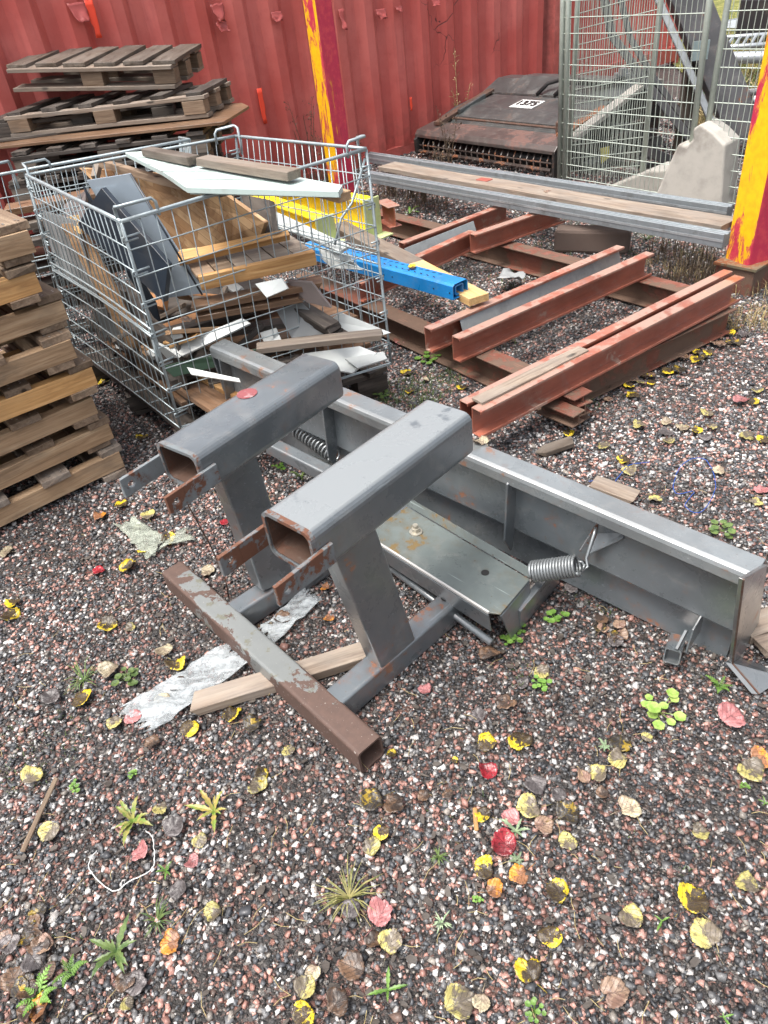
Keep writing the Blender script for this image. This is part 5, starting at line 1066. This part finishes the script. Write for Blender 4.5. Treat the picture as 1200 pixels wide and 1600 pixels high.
def leaf(x, y, s, kind, lb, rot=None, curl=None, squash=1.0, z=.006, stem=True, bend=None):
    """one fallen leaf, s = width in photo pixels"""
    p = at(x, y, z); dist = (p-Vector((0, 0, CH))).dot(_fw); R = s*dist/CF*.5; R = min(R*.86, .031); rot = random.uniform(0, 2*PI) if rot is None else rot; curl = random.uniform(-.2, .55) if curl is None else curl
    m = MB(); vs = []; uv = []; n = 44; rings = (0, .3, .55, .8, 1.0); ph = [random.uniform(0, 6.28) for _ in range(3)]; am = [random.uniform(.01, .07) for _ in range(3)]; tear = random.uniform(0, 6.28); td = random.choice([0, 0, .12, .25]); fold = random.choice([0, .15, .5, .9])*(.5 if s < 26 else 1); fs = []
    sd = random.random()*40
    for ri, rr in enumerate(rings):
        for k in range(n):
            a = 2*PI*k/n; rad_ = 1+.13*math.cos(a)+(.035 if k % 2 else -.03)*(ri == 4)-.10*math.cos(2*a)*squash+sum(am[q_]*math.sin((q_+2)*a+ph[q_]) for q_ in range(3))-td*math.exp(-((a-tear+PI) % (2*PI)-PI)**2/.06)*(rr > .5); rad_ += .16*math.exp(-(min(a, 2*PI-a))**2/.03)*rr; X, Y = rr*rad_*math.cos(a), rr*rad_*math.sin(a)*.95
            Zc = curl*.5*(Y*Y)+.30*noise.noise(Vector((X*1.9, Y*1.9, sd)))*rr+.10*noise.noise(Vector((X*6, Y*6, sd)))*rr+.12*abs(Y)+fold*max(0, X*math.cos(sd)+Y*math.sin(sd)-.25)**1.5+(.025*math.sin(a*11+sd) if ri == 4 else 0)+(bend or 0)*X*X*.5; vs.append((X*R, Y*R, Zc*R+.0008)); uv.append((X, Y))
    for ri in range(4):
        for k in range(n):
            j = (k+1) % n; a, b = ri*n, (ri+1)*n
            fs.append((a+k, b+k, b+j, a+j) if ri else (b+k, b+j, a))
    m.add(vs, fs); nleaf = len(m.v)
    if stem: m.tube([(-R*1.0, 0, .001), (-R*1.35, R*.12*math.sin(sd), .003), (-R*1.9, R*.3*math.sin(sd), .0035)], .0008, 4)
    me = m.mesh('fallen_leaf'); ul = me.uv_layers.new(name='UVMap')
    for lp in me.loops: ul.data[lp.index].uv = uv[lp.vertex_index] if lp.vertex_index < len(uv) else (.5, .0)
    M = Matrix.Translation(p) @ Matrix.Rotation(rot, 4, 'Z') @ Matrix.Rotation(random.uniform(-.16, .16), 4, 'X') @ Matrix.Rotation(random.uniform(-.16, .16), 4, 'Y')
    o = link('fallen_leaf', me, LM[kind], None, M, True); sf = o.modifiers.new('solid', 'SOLIDIFY'); sf.thickness = .00035
    tag(o, lb, 'leaf', 'fallen leaves')
LV = [
 (199, 886, 34, 'Y', 'yellow black leaf right of the small dark red leaf by the cross bar'), (153, 893, 22, 'R', 'small dark red leaf left of the cross bar far end'), (167, 978, 34, 'Y', 'yellow rimmed dark leaf alone on gravel left of the cross bar'),
 (18, 962, 46, 'Y', 'large yellow black leaf at the left edge beside the smaller yellow one'), (20, 942, 26, 'Y', 'smaller yellow leaf touching the large one at the left edge'), (257, 1016, 30, 'W', 'bleached leaf between gravel and the left end of the plastic strip'),
 (172, 1046, 36, 'W', 'translucent bleached leaf above the round green seedlings'), (82, 1088, 34, 'G', 'dark grey leaf with yellow rim left of the grass tuft'), (130, 1092, 38, 'Y', 'yellow grey leaf beside the grass tuft at left'),
 (208, 1122, 30, 'K2', 'pink leaf on the near end of the plastic strip'), (252, 1100, 32, 'W', 'bleached yellow leaf on the plastic strip'), (278, 1072, 34, 'B', 'curled brown leaf on the plastic strip'), (230, 1097, 18, 'R', 'small bright red leaf scrap on the plastic strip'),
 (276, 1038, 34, 'Y', 'yellow brown leaf just above the plastic strip'), (295, 1140, 36, 'Y', 'yellow and grey leaf below the weathered timber piece, left one'), (362, 1118, 34, 'Y', 'yellow and grey leaf below the weathered timber piece, middle one'), (392, 1132, 34, 'K', 'dark leaf with yellow edge right below the timber piece'),
 (240, 1160, 30, 'B', 'dark brown leaf under the lower tip of the plastic strip'), (180, 1128, 28, 'P', 'pale yellow leaf left of the plastic strip tip'), (48, 1214, 38, 'P', 'pale grey leaf with yellow rim at left above the wood strip'),
 (78, 1298, 36, 'P', 'folded yellow grey leaf right of the thin wood strip'), (404, 1228, 36, 'P', 'pale grey leaf with yellow tips below the cross bar'), (410, 1212, 26, 'Y', 'yellow leaf just above the pale grey one below the cross bar'), (450, 1172, 24, 'P', 'small pale yellow leaf near the cross bar underside'),
 (613, 1178, 18, 'Y', 'small yellow leaf tip at the open end of the cross bar'), (218, 1334, 34, 'K2', 'mauve pink leaf inside the white strip loop'), (250, 1263, 26, 'P', 'pale leaf above the white strip loop'), (270, 1294, 40, 'G', 'grey wet leaf right of the dandelion at left'),
 (312, 1312, 28, 'P', 'grey yellow leaf below the reddish dandelion'), (300, 1346, 26, 'K2', 'small pink leaf with brown patch right of the white strip loop'), (280, 1388, 34, 'G', 'violet grey leaf right of the green star weed'), (60, 1426, 36, 'K', 'black and yellow leaf tilted at the lower left'),
 (268, 1473, 40, 'O', 'orange brown leaf beside the grass tuft at lower left'), (334, 1425, 34, 'P', 'round grey leaf with yellow top right of the orange leaf'), (216, 1536, 42, 'G', 'grey folded leaf with violet patch below the large weed'), (196, 1532, 34, 'B', 'brown violet leaf under the grey folded one'),
 (52, 1498, 42, 'G', 'olive brown leaf at the left edge, upper one'), (22, 1532, 42, 'B', 'dull olive leaf at the left edge, lower one'), (56, 1468, 32, 'B', 'dark curled leaf under the black yellow one at lower left'), (8, 1468, 32, 'T', 'tan leaf cut by the left edge'), (60, 1580, 42, 'O', 'orange leaf at the bottom left corner'), (68, 1560, 24, 'Y', 'yellow leaf scrap over the orange one in the bottom left corner'),
 (198, 1568, 24, 'P', 'small pale leaf low at the left'), (594, 1431, 46, 'K2', 'large pink leaf beside the grass tuft'), (548, 1422, 36, 'G', 'dark grey leaf left of the large pink leaf'), (610, 1474, 42, 'P', 'yellow and brown leaf just below the large pink leaf'), (582, 1470, 34, 'B', 'brown leaf overlapped by the yellow brown one below the pink leaf'),
 (572, 1372, 10, 'B', 'tiny dark leaf between the pink leaf and yellow pair'), (596, 1300, 28, 'Y', 'bright yellow green leaf with dark half above the pale one'), (580, 1324, 34, 'P', 'pale yellow leaf with grey half under the bright one'), (583, 1250, 44, 'K', 'black leaf below the open end of the cross bar'), (614, 1256, 40, 'B', 'grey brown leaf right of the black leaf'),
 (552, 1512, 48, 'B', 'large brown grey leaf with orange edge near the bottom'), (526, 1568, 44, 'B', 'curled brown orange leaf at the bottom left of centre'), (476, 1545, 40, 'P', 'brown leaf with yellow side left of the curled one'), (490, 1518, 28, 'W', 'small pale yellow leaf above the brown yellow one'), (476, 1588, 44, 'Y', 'yellow and grey leaf at the bottom edge'),
 (714, 1568, 54, 'P', 'large brown leaf with yellow half at the bottom centre'), (752, 1566, 32, 'W', 'pale leaf touching the large half yellow one'), (756, 1274, 30, 'Y', 'yellow leaf beside the wood splinter'), (828, 1262, 44, 'P', 'pale yellow grey leaf right of the grey green weed'), (800, 1280, 34, 'K2', 'pink pale leaf partly under the grey green weed'),
 (790, 1320, 46, 'R', 'glossy crimson leaf below the grey green weed'), (848, 1290, 36, 'T', 'tan brown leaf right of the crimson one'), (885, 1272, 44, 'K', 'black leaf with yellow tip right of the tan one'), (754, 1356, 38, 'Y', 'dark leaf with yellow rim below left of the crimson leaf'), (812, 1366, 36, 'O', 'curled orange dark leaf below the crimson leaf'),
 (771, 1390, 32, 'O', 'spotted orange leaf below the dark yellow rimmed one'), (888, 1314, 34, 'P', 'pale yellow leaf with long stem right of the crimson leaf'), (873, 1394, 42, 'Y', 'bright yellow leaf with brown lower half, right of centre'), (860, 1466, 40, 'Y', 'dark yellow leaf lower right of centre'), (826, 1518, 46, 'Y', 'brown leaf with bright yellow edge near the bottom'), (764, 1207, 34, 'R', 'round wine red leaf in the open gravel'),
 (758, 1160, 36, 'Y', 'yellow brown speckled leaf above the wine red one'), (812, 1160, 42, 'Y', 'grey yellow leaf right of the speckled one'), (711, 1188, 12, 'Y', 'tiny yellow leaf left of the wine red one'), (665, 1079, 26, 'K2', 'small pink leaf right of the right skid arm'), (792, 1097, 36, 'B', 'reddish brown leaf in the open gravel above the speckled one'),
 (746, 1120, 30, 'G', 'grey leaf between the pink and reddish brown leaves'), (768, 1024, 40, 'B', 'dark violet brown leaf beside the tray end'), (845, 1050, 30, 'P', 'pale yellow leaf beside the green seedlings by the tray'), (818, 1068, 24, 'G', 'blue grey leaf near the green seedlings'), (967, 1187, 34, 'P', 'pale yellow round leaf below the black folded one'),
 (969, 1160, 40, 'K', 'black folded leaf with yellow edge in the right gravel'), (933, 1210, 34, 'P', 'lime yellow leaf left below the round pale one'), (874, 1243, 28, 'G', 'round grey leaf left of the lime yellow leaf'), (836, 1225, 38, 'G', 'grey blue leaf with yellow tip'), (913, 1215, 26, 'T', 'small pinkish tan leaf beside the lime yellow one'),
 (982, 1262, 40, 'W', 'curled cream tan leaf in the right gravel'), (1080, 1407, 54, 'Y', 'large yellow black leaf at lower right'), (984, 1432, 42, 'P', 'grey yellow leaf left of the large yellow black one'), (1103, 1462, 52, 'P', 'brown leaf with pale yellow corner at lower right'), (958, 1552, 50, 'T', 'crinkled pinkish tan leaf at the bottom right'),
 (1170, 1382, 40, 'P', 'pale yellow leaf at the right edge above the green sprig'), (1093, 1300, 30, 'P', 'small half yellow leaf in the right gravel'), (1172, 1203, 46, 'P', 'yellow grey leaf at the right edge'), (1190, 1185, 38, 'O', 'orange brown leaf at the right edge above the yellow grey one'), (1140, 1120, 48, 'K2', 'pink leaf with red stem near the right end of the plough'),
 (1124, 736, 22, 'W', 'pale leaf on the gravel above the blue cord loop'), (983, 735, 26, 'P', 'yellow white leaf beside the short blue cord'), (1022, 780, 26, 'P', 'pale yellow leaf just above the blade top edge'), (1158, 625, 26, 'K2', 'pink leaf in the upper right gravel'), (1178, 628, 22, 'Y', 'yellow leaf next to the pink one in the upper right gravel'),
 (1183, 610, 20, 'P', 'small pale yellow leaf at the upper right edge'), (1180, 785, 24, 'P', 'yellow grey leaf at the right edge under the pink one'), (1190, 766, 26, 'K2', 'pink leaf at the right edge beyond the blade'), (1000, 664, 24, 'P', 'yellow leaf right of the outermost red beams end'), (1104, 646, 22, 'P', 'pale leaf left of the pink one in the upper gravel'),
 (988, 617, 26, 'Y', 'yellow black leaf beside the outermost red beams'), (1000, 597, 14, 'P', 'small pale leaf above the yellow black one by the red beams'), (1012, 588, 18, 'Y', 'dark yellow leaf by the outermost red beam'), (1044, 580, 22, 'Y', 'yellow leaf clump near the red beams, left'), (1090, 562, 24, 'Y', 'yellow leaf clump near the red beams, right'),
 (1060, 578, 26, 'K', 'black wet leaf among the yellow clump by the red beams'), (1112, 518, 18, 'Y', 'yellow leaf under the far end of the outermost red beam'), (1152, 534, 22, 'K', 'dark leaf with yellow tip near the right post'), (1136, 502, 18, 'B', 'brown leaf close to the post foot'), (944, 697, 22, 'P', 'grey yellow leaf above the half hidden wood piece'), (973, 720, 22, 'Y', 'dark yellow leaf above the short blue cord'),
 (1086, 672, 24, 'Y', 'bright yellow leaf in the pale cluster, upper right gravel'), (1066, 668, 24, 'W', 'bleached leaf left of the bright yellow one'), (1042, 676, 24, 'G', 'grey leaf in the pale cluster'), (1102, 682, 22, 'G', 'grey leaf right of the bright yellow one'), (1112, 668, 20, 'P', 'pale yellow leaf at the right of the pale cluster'), (1165, 681, 26, 'P', 'pale yellow leaf near the right edge'), (1192, 687, 24, 'Y', 'yellow leaf at the right edge'),
 (1044, 690, 22, 'P', 'pale yellow leaf below the grey one of the cluster'), (888, 676, 20, 'Y', 'yellow leaf below the ends of the red stubs'), (636, 582, 22, 'Y', 'yellow leaf on the gravel right of the mesh box'), (722, 606, 20, 'Y', 'orange yellow leaf before the outermost red pair'), (640, 612, 16, 'Y', 'small yellow leaf behind the plough blade'), (624, 537, 16, 'K2', 'small pink grey leaf by the ground beam'), (664, 594, 14, 'W', 'small white leaf between mesh box and red beams'),
 (191, 788, 24, 'Y', 'yellow leaf right of the front pallet stack', ), (158, 806, 24, 'O', 'rusty orange leaf near the front pallet stack'), (232, 806, 24, 'P', 'pale leaf by the tip of the greenish rag'), (214, 826, 18, 'Y', 'yellow brown scrap leaf on the greenish rag'), (226, 860, 24, 'Y', 'yellow leaf on the lower part of the greenish rag'), (264, 842, 26, 'Y', 'yellow black leaf between rag and torn plastic end'),
 (323, 892, 26, 'W', 'cream leaf between cross bar and far pocket'), (351, 817, 16, 'R', 'small pink red leaf under the far pocket'), (10, 862, 26, 'W', 'pale leaf on the gravel at the left edge below the stack'), (222, 683, 22, 'Y', 'yellow leaf in the gap between stack and mesh box'), (160, 598, 16, 'Y', 'tiny yellow leaf deep in the gap by the mesh box'),
 (509, 919, 18, 'O', 'small orange leaf between the skid arms, upper one'), (512, 967, 20, 'O', 'small orange leaf between the skid arms, lower one'), (441, 968, 34, 'B', 'brown leaf on the clear plastic between the skid arms'), (420, 985, 26, 'K', 'dark leaf on the clear plastic by the cross bar'),
 (300, 942, 22, 'P', 'small pale leaf at left of the cross bar'), (280, 930, 16, 'T', 'small tan leaf beside the cross bar'), (205, 980, 20, 'P', 'small cream leaf right of the yellow rimmed dark one'), (1040, 660, 20, 'W', 'small bleached leaf above the grey one of the cluster'), (750, 691, 0, 'W', ''),
 (940, 1240, 24, 'B', 'small brown leaf under the lime yellow one'), (700, 1240, 20, 'B', 'small brown leaf right of the grey brown one'), (662, 1245, 24, 'B', 'small reddish leaf in the gravel below the cross bar end'), (1010, 1152, 20, 'P', 'stem of a pale leaf beside the black folded one'),
]
for i, q in enumerate(LV):
    if q[2] == 0: continue
    leaf(q[0], q[1], q[2], q[3], q[4])
rl = random.Random(3)
for i in range(46):
    if i < 22: t_ = rl.random(); x, y = 925+225*t_+rl.uniform(-4, 22), 607-105*t_+rl.uniform(2, 26); lb_ = 'wet brown leaf in the drift along the outermost red beam'
    elif i < 34: x, y = rl.uniform(-10, 75), rl.uniform(1440, 1590); lb_ = 'wet brown leaf in the heap at the bottom left corner'
    else: x, y = rl.uniform(870, 1080), rl.uniform(925, 1010)+.25*(0); y += (x-975)*.38; lb_ = 'dark leaf lying in the shade under the plough blade'
    leaf(x, y, (18 if i < 22 else 34 if i < 34 else 24)*rl.uniform(.8, 1.15), rl.choice('BGKBT' if i >= 22 else 'BGKYT'), lb_)
# leaves lying on things
def leaf_on(x, y, z, s, kind, lb): leaf(x, y, s, kind, lb, z=z, curl=.1)
leaf_on(752, 690, ZB+.003+TILT*(1-s_of(752, 690)/L), 30, 'W', 'pale leaf lying on the plough blade top flange'); leaf_on(643, 418, .352, 16, 'Y', 'small yellow leaf on the blue rack upright'); leaf_on(290, 500, .60, 22, 'B', 'curled brown leaf inside the mesh box')
leaf_on(572, 300, .43, 14, 'P', 'small pale leaf on the yellow beam end'); leaf_on(855, 300, .30, 14, 'T', 'tan leaf on the grey wet plank')

r_ = random.Random(5); m = MB()
for _ in range(1500):
    x, y = r_.uniform(-60, 1260), 1650-1250*r_.random()**.8; p = at(x, y, 0); d_ = -p.x*math.sin(rad(34.17))+p.y*math.cos(rad(34.17))
    if d_ > 5.6 or noise.noise(p*2.1) < -.12: continue
    L_ = r_.uniform(.005, .016); W_ = L_*r_.uniform(.12, .7); a = r_.uniform(0, 6.28); ex_ = Vector((math.cos(a), math.sin(a), r_.uniform(-.3, .3))); ey_ = Vector((-math.sin(a), math.cos(a), r_.uniform(-.3, .3))); c_ = Vector((p.x, p.y, hgt(p.x, p.y)+.0085))
    P_ = [c_+ex_*L_*math.cos(t)*r_.uniform(.6, 1)+ey_*W_*math.sin(t)*r_.uniform(.6, 1)+Z*r_.uniform(0, .002) for t in (0, 1.1, 2.2, 3.1, 4.1, 5.2)]; m.add(P_+[q-Z*.0015 for q in P_], [(0, 1, 2, 3, 4, 5), (11, 10, 9, 8, 7, 6)]+[(i, 6+i, 6+(i+1) % 6, (i+1) % 6) for i in range(6)])
tag(m.build('leaf_litter', WD['dark']), 'dark bark and leaf crumbs strewn over the gravel', kind='stuff')
m = MB()
for _ in range(260):
    x, y = r_.uniform(-20, 1220), r_.uniform(760, 1620); p = at(x, y, 0); a = r_.uniform(0, 6.28); L_ = r_.uniform(.008, .03); c_ = Vector((p.x, p.y, hgt(p.x, p.y)+.009)); e_ = Vector((math.cos(a), math.sin(a), 0)); m.tube([c_, c_+e_*L_+Z*.002, c_+e_*L_*1.8+Vector((-e_.y, e_.x, 0))*L_*.3], .0006, 4)
tag(m.build('loose_stems', STRAW), 'pale leaf stems and needles strewn over the gravel', kind='stuff')
# ------------------------------------------------------------------ weeds
def plant(x, y, kind, s, lb, n=8, mat=None, z=0):
    """small weed; s = spread in photo pixels"""
    p = at(x, y, z); dist = (p-Vector((0, 0, CH))).dot(_fw); R = s*dist/CF*.43; m = MB()
    r = random.Random(int(x*7+y)); mat = mat or GRN
    if kind == 'rosette':       # lobed strap leaves from one crown
        for i in range(n):
            a = 2*PI*i/n+r.uniform(-.3, .3); l = R*r.uniform(.4, 1.3); up_ = r.uniform(.05, 1.1); d = Vector((math.cos(a), math.sin(a), 0)); sd = Vector((-d.y, d.x, 0)); prev = None; seg = 9; w_ = l*.105
            for k in range(seg+1):
                t = k/seg; c = d*l*t*(1-.2*up_)+Z*(l*up_*.8*math.sin(t*2.0)*.6+.004); ww = w_*math.sin(PI*min(1, t*.9+.12))*(1 if k % 2 else .62)
                cur = [c-sd*ww+Z*ww*.3, c, c+sd*ww+Z*ww*.3]
                if prev: m.add(prev+cur, [(0, 1, 4, 3), (1, 2, 5, 4)])
                prev = cur
    elif kind == 'grass':
        for i in range(n*5):
            a = r.uniform(0, 2*PI); l = R*r.uniform(.6, 1.25); d = Vector((math.cos(a), math.sin(a), 0)); sd = Vector((-d.y, d.x, 0))*.0013; up_ = r.uniform(.2, 1.2); b = d*R*.08*r.random()
            m.add([b-sd, b+sd, b+d*l*.5+Z*l*up_*.5+sd, b+d*l*.5+Z*l*up_*.5-sd, b+d*l+Z*l*up_*.45], [(0, 1, 2, 3), (3, 2, 4)])
    elif kind == 'round':
        n = n+4
        for i in range(n):
            a = 2*PI*i/n+r.uniform(-.6, .6); l = R*r.uniform(.15, 1.0); c = Vector((math.cos(a)*l, math.sin(a)*l, .006+r.uniform(0, R*.4))); q = R*r.uniform(.17, .30); tl = r.uniform(-.4, .4)
            ring = [c+Vector((math.cos(t)*q*(1+.08*math.cos(5*t)), math.sin(t)*q*(1+.08*math.cos(5*t)), q*.3*math.cos(t)*tl+q*.18)) for t in [2*PI*k/12 for k in range(12)]]
            m.add([c]+ring, [(0, 1+k, 1+(k+1) % 12) for k in range(12)]); m.tube([Vector((0, 0, 0)), c*.5+Z*.003, c], .0008, 4)
    elif kind == 'fern':
        for i in range(n):
            a = 2*PI*i/n+r.uniform(-.4, .4); l = R*r.uniform(.7, 1.2); d = Vector((math.cos(a), math.sin(a), 0)); sd = Vector((-d.y, d.x, 0)); up_ = r.uniform(.2, .7); st = [d*l*t+Z*(l*up_*math.sin(t*2)+.003) for t in (0, .25, .5, .75, 1)]; m.tube(st, .0008, 4)
            for k in range(1, 8):
                t = k/8; c = d*l*t+Z*(l*up_*math.sin(t*2)+.003)
                for sg in (-1, 1):
                    e = (sd*sg+d*.6).normalized()*l*.34*(1.1-t); w_ = d*l*.045; m.add([c-w_, c+w_, c+e*.6+w_*1.4, c+e+Z*.002, c+e*.6-w_*1.2], [(0, 1, 2, 3, 4)])
    o = link('weed', m.mesh('weed'), mat, None, Matrix.Translation(Vector((p.x, p.y, hgt(p.x, p.y)+.004+z))), False); tag(o, lb, 'weed', 'weeds in the gravel')
for q in [(208, 1284, 'rosette', 100, 'dandelion with red green leaves beside the white strip loop', 9, leafm('reddish_green_leaf', (.10, .17, .03), (.26, .22, .07))), (335, 1268, 'rosette', 100, 'reddish dandelion right of the white strip loop', 8, leafm('dandelion_leaf', (.11, .18, .03), (.28, .20, .06))),
          (182, 1488, 'rosette', 120, 'large dark green toothed weed at the lower left', 11, GRN2), (245, 1438, 'grass', 66, 'grass tuft above the orange leaf at lower left', 6, GRN2), (545, 1400, 'grass', 120, 'yellow green grass tuft beside the large pink leaf', 9, leafm('yellowing_grass', (.16, .18, .05), (.34, .30, .12))),
          (260, 1362, 'rosette', 36, 'small green star weed right of the white strip loop', 8, GRN), (62, 1558, 'fern', 84, 'feathery bright green weed in the bottom left corner', 7, GRN), (110, 1520, 'fern', 70, 'feathery green sprig above the corner one', 5, GRN),
          (1030, 1112, 'round', 84, 'lime green rounded weed under the square stub', 7, leafm('lime_leaf', (.15, .25, .045), (.25, .34, .09))), (1125, 1072, 'fern', 50, 'small bright fern weed near the plough right end', 6, GRN), (806, 1300, 'rosette', 70, 'grey green weed over the crimson leaf', 7, SILV),
          (798, 1002, 'round', 40, 'round leaved seedlings at the end of the tray', 8, GRN), (846, 1072, 'round', 36, 'round seedlings below the tray end', 7, GRN), (808, 985, 'round', 34, 'upper round seedlings beside the support plate', 6, GRN), (868, 968, 'round', 44, 'creeping round leaved weed under the right spring', 9, GRN),
          (118, 1228, 'round', 32, 'bright two leaved seedling left of centre', 4, GRN), (208, 1208, 'round', 22, 'little seedling right of the bright one', 5, GRN), (200, 1060, 'round', 54, 'round green seedlings left of the plastic strip', 7, GRN2), (130, 1060, 'grass', 76, 'green grass tuft beside the yellow grey leaf', 5, GRN2),
          (1196, 1255, 'rosette', 40, 'green sprig cut by the right edge', 5, GRN), (1034, 1440, 'rosette', 40, 'two leaved green seedling left of the brown yellow leaf', 3, GRN), (606, 1546, 'rosette', 70, 'narrow leaved seedling near the bottom centre', 4, GRN), (836, 1580, 'round', 40, 'small green sprig at the bottom', 6, GRN),
          (748, 1408, 'round', 22, 'tiny seedling beside the spotted orange leaf', 4, GRN), (685, 1336, 'grass', 40, 'small mossy tuft right of the yellow pair', 4, GRN2), (690, 1440, 'grass', 40, 'mossy patch below the small tuft', 4, SILV), (945, 1168, 'fern', 28, 'tiny blue green star weed beside the black folded leaf', 7, SILV), (808, 1345, 'fern', 30, 'tiny star weed under the crimson leaf', 7, SILV),
          (1130, 1590, 'rosette', 44, 'green leaves at the bottom right edge', 4, GRN), (1160, 1230, 'round', 20, 'tiny seedling near the right edge', 4, GRN), (672, 560, 'round', 46, 'green weed against the ground beam by the mesh box', 9, GRN), (600, 620, 'round', 34, 'weed behind the blade below the mesh box', 7, GRN2),
          (895, 365, 'grass', 60, 'grass tuft below the near rail', 7, GRN2), (1010, 375, 'grass', 56, 'grass tuft left of the right post', 7, GRN2), (640, 335, 'rosette', 60, 'broad leaved weed in front of the dry grass', 5, GRN), (632, 270, 'rosette', 40, 'yellow green weed by the rails', 4, GRN, .2), (905, 475, 'round', 30, 'light green weed beside the outermost beams', 6, GRN),
          (905, 640, 'grass', 50, 'yellow flowered weed by the red beam stubs', 4, GRN2), (840, 618, 'round', 40, 'weeds under the outermost red pair', 7, GRN2), (470, 745, 'rosette', 50, 'weeds between the two pockets', 6, GRN2), (438, 730, 'round', 30, 'seedlings seen through the gap beside the leg', 5, GRN), (1130, 830, 'round', 50, 'low weeds behind the blade top', 8, GRN2), (455, 975, 'round', 14, 'tiny seedling between the skid arms', 4, GRN)]:
    plant(*q[:7] if len(q) >= 7 else q[:6], z=q[7] if len(q) > 7 else 0) if False else plant(q[0], q[1], q[2], q[3], q[4], q[5], q[6] if len(q) > 6 else None)
def stalk(x, y, s0, H_, lb, n=5, mat=DRYB):
    p = at(x, y, 0); m = MB(); r = random.Random(int(x)); 
    for i in range(n):
        a = r.uniform(0, 2*PI); l = H_*r.uniform(.5, 1.0); d = Vector((math.cos(a), math.sin(a), 0))*l*.18; b = p+Vector((r.uniform(-.04, .04), r.uniform(-.04, .04), 0)); P = [b, b+d*.3+Z*l*.4, b+d*.7+Z*l*.75, b+d+Z*l]; m.tube(P, [.0035, .003, .0022, .001], 4)
        for k in range(16):
            t = r.uniform(.35, 1); q = b+d*t+Z*l*t; e = Vector((r.uniform(-1, 1), r.uniform(-1, 1), r.uniform(0, 1.2))).normalized()*r.uniform(.02, .06); m.tube([q, q+e], .0012, 3)
            w_ = Vector((r.uniform(-1, 1), r.uniform(-1, 1), r.uniform(-1, 1))).normalized()*.007; m.add([q+e-w_, q+e*1.25, q+e+w_, q+e*.8], [(0, 1, 2, 3)])
    tag(m.build('dry_stalk', mat), lb, 'dry weed', 'dry weed stalks')
stalk(510, 292, 0, .55, 'dark dry weed left of the leaning post'); stalk(488, 285, 0, .7, 'taller dark dry weed behind the mesh box'); stalk(700, 262, 0, .48, 'pale dry weed in front of the machine left corner', 4, DRYB); stalk(690, 300, 0, .35, 'dry stalks rising beside the near rail'); stalk(722, 222, 0, .8, 'wispy straw against the container by the machine', 3, STRAW)
stalk(640, 310, 0, .22, 'dense dry stalks right of the yellow beam', 12); stalk(612, 305, 0, .2, 'dry stalks right behind the yellow beam end', 10); stalk(660, 318, 0, .2, 'short dry stalks below the near rail', 10); stalk(562, 268, 0, .3, 'thin dry stalk at the container foot', 3)
print('stones', NST)
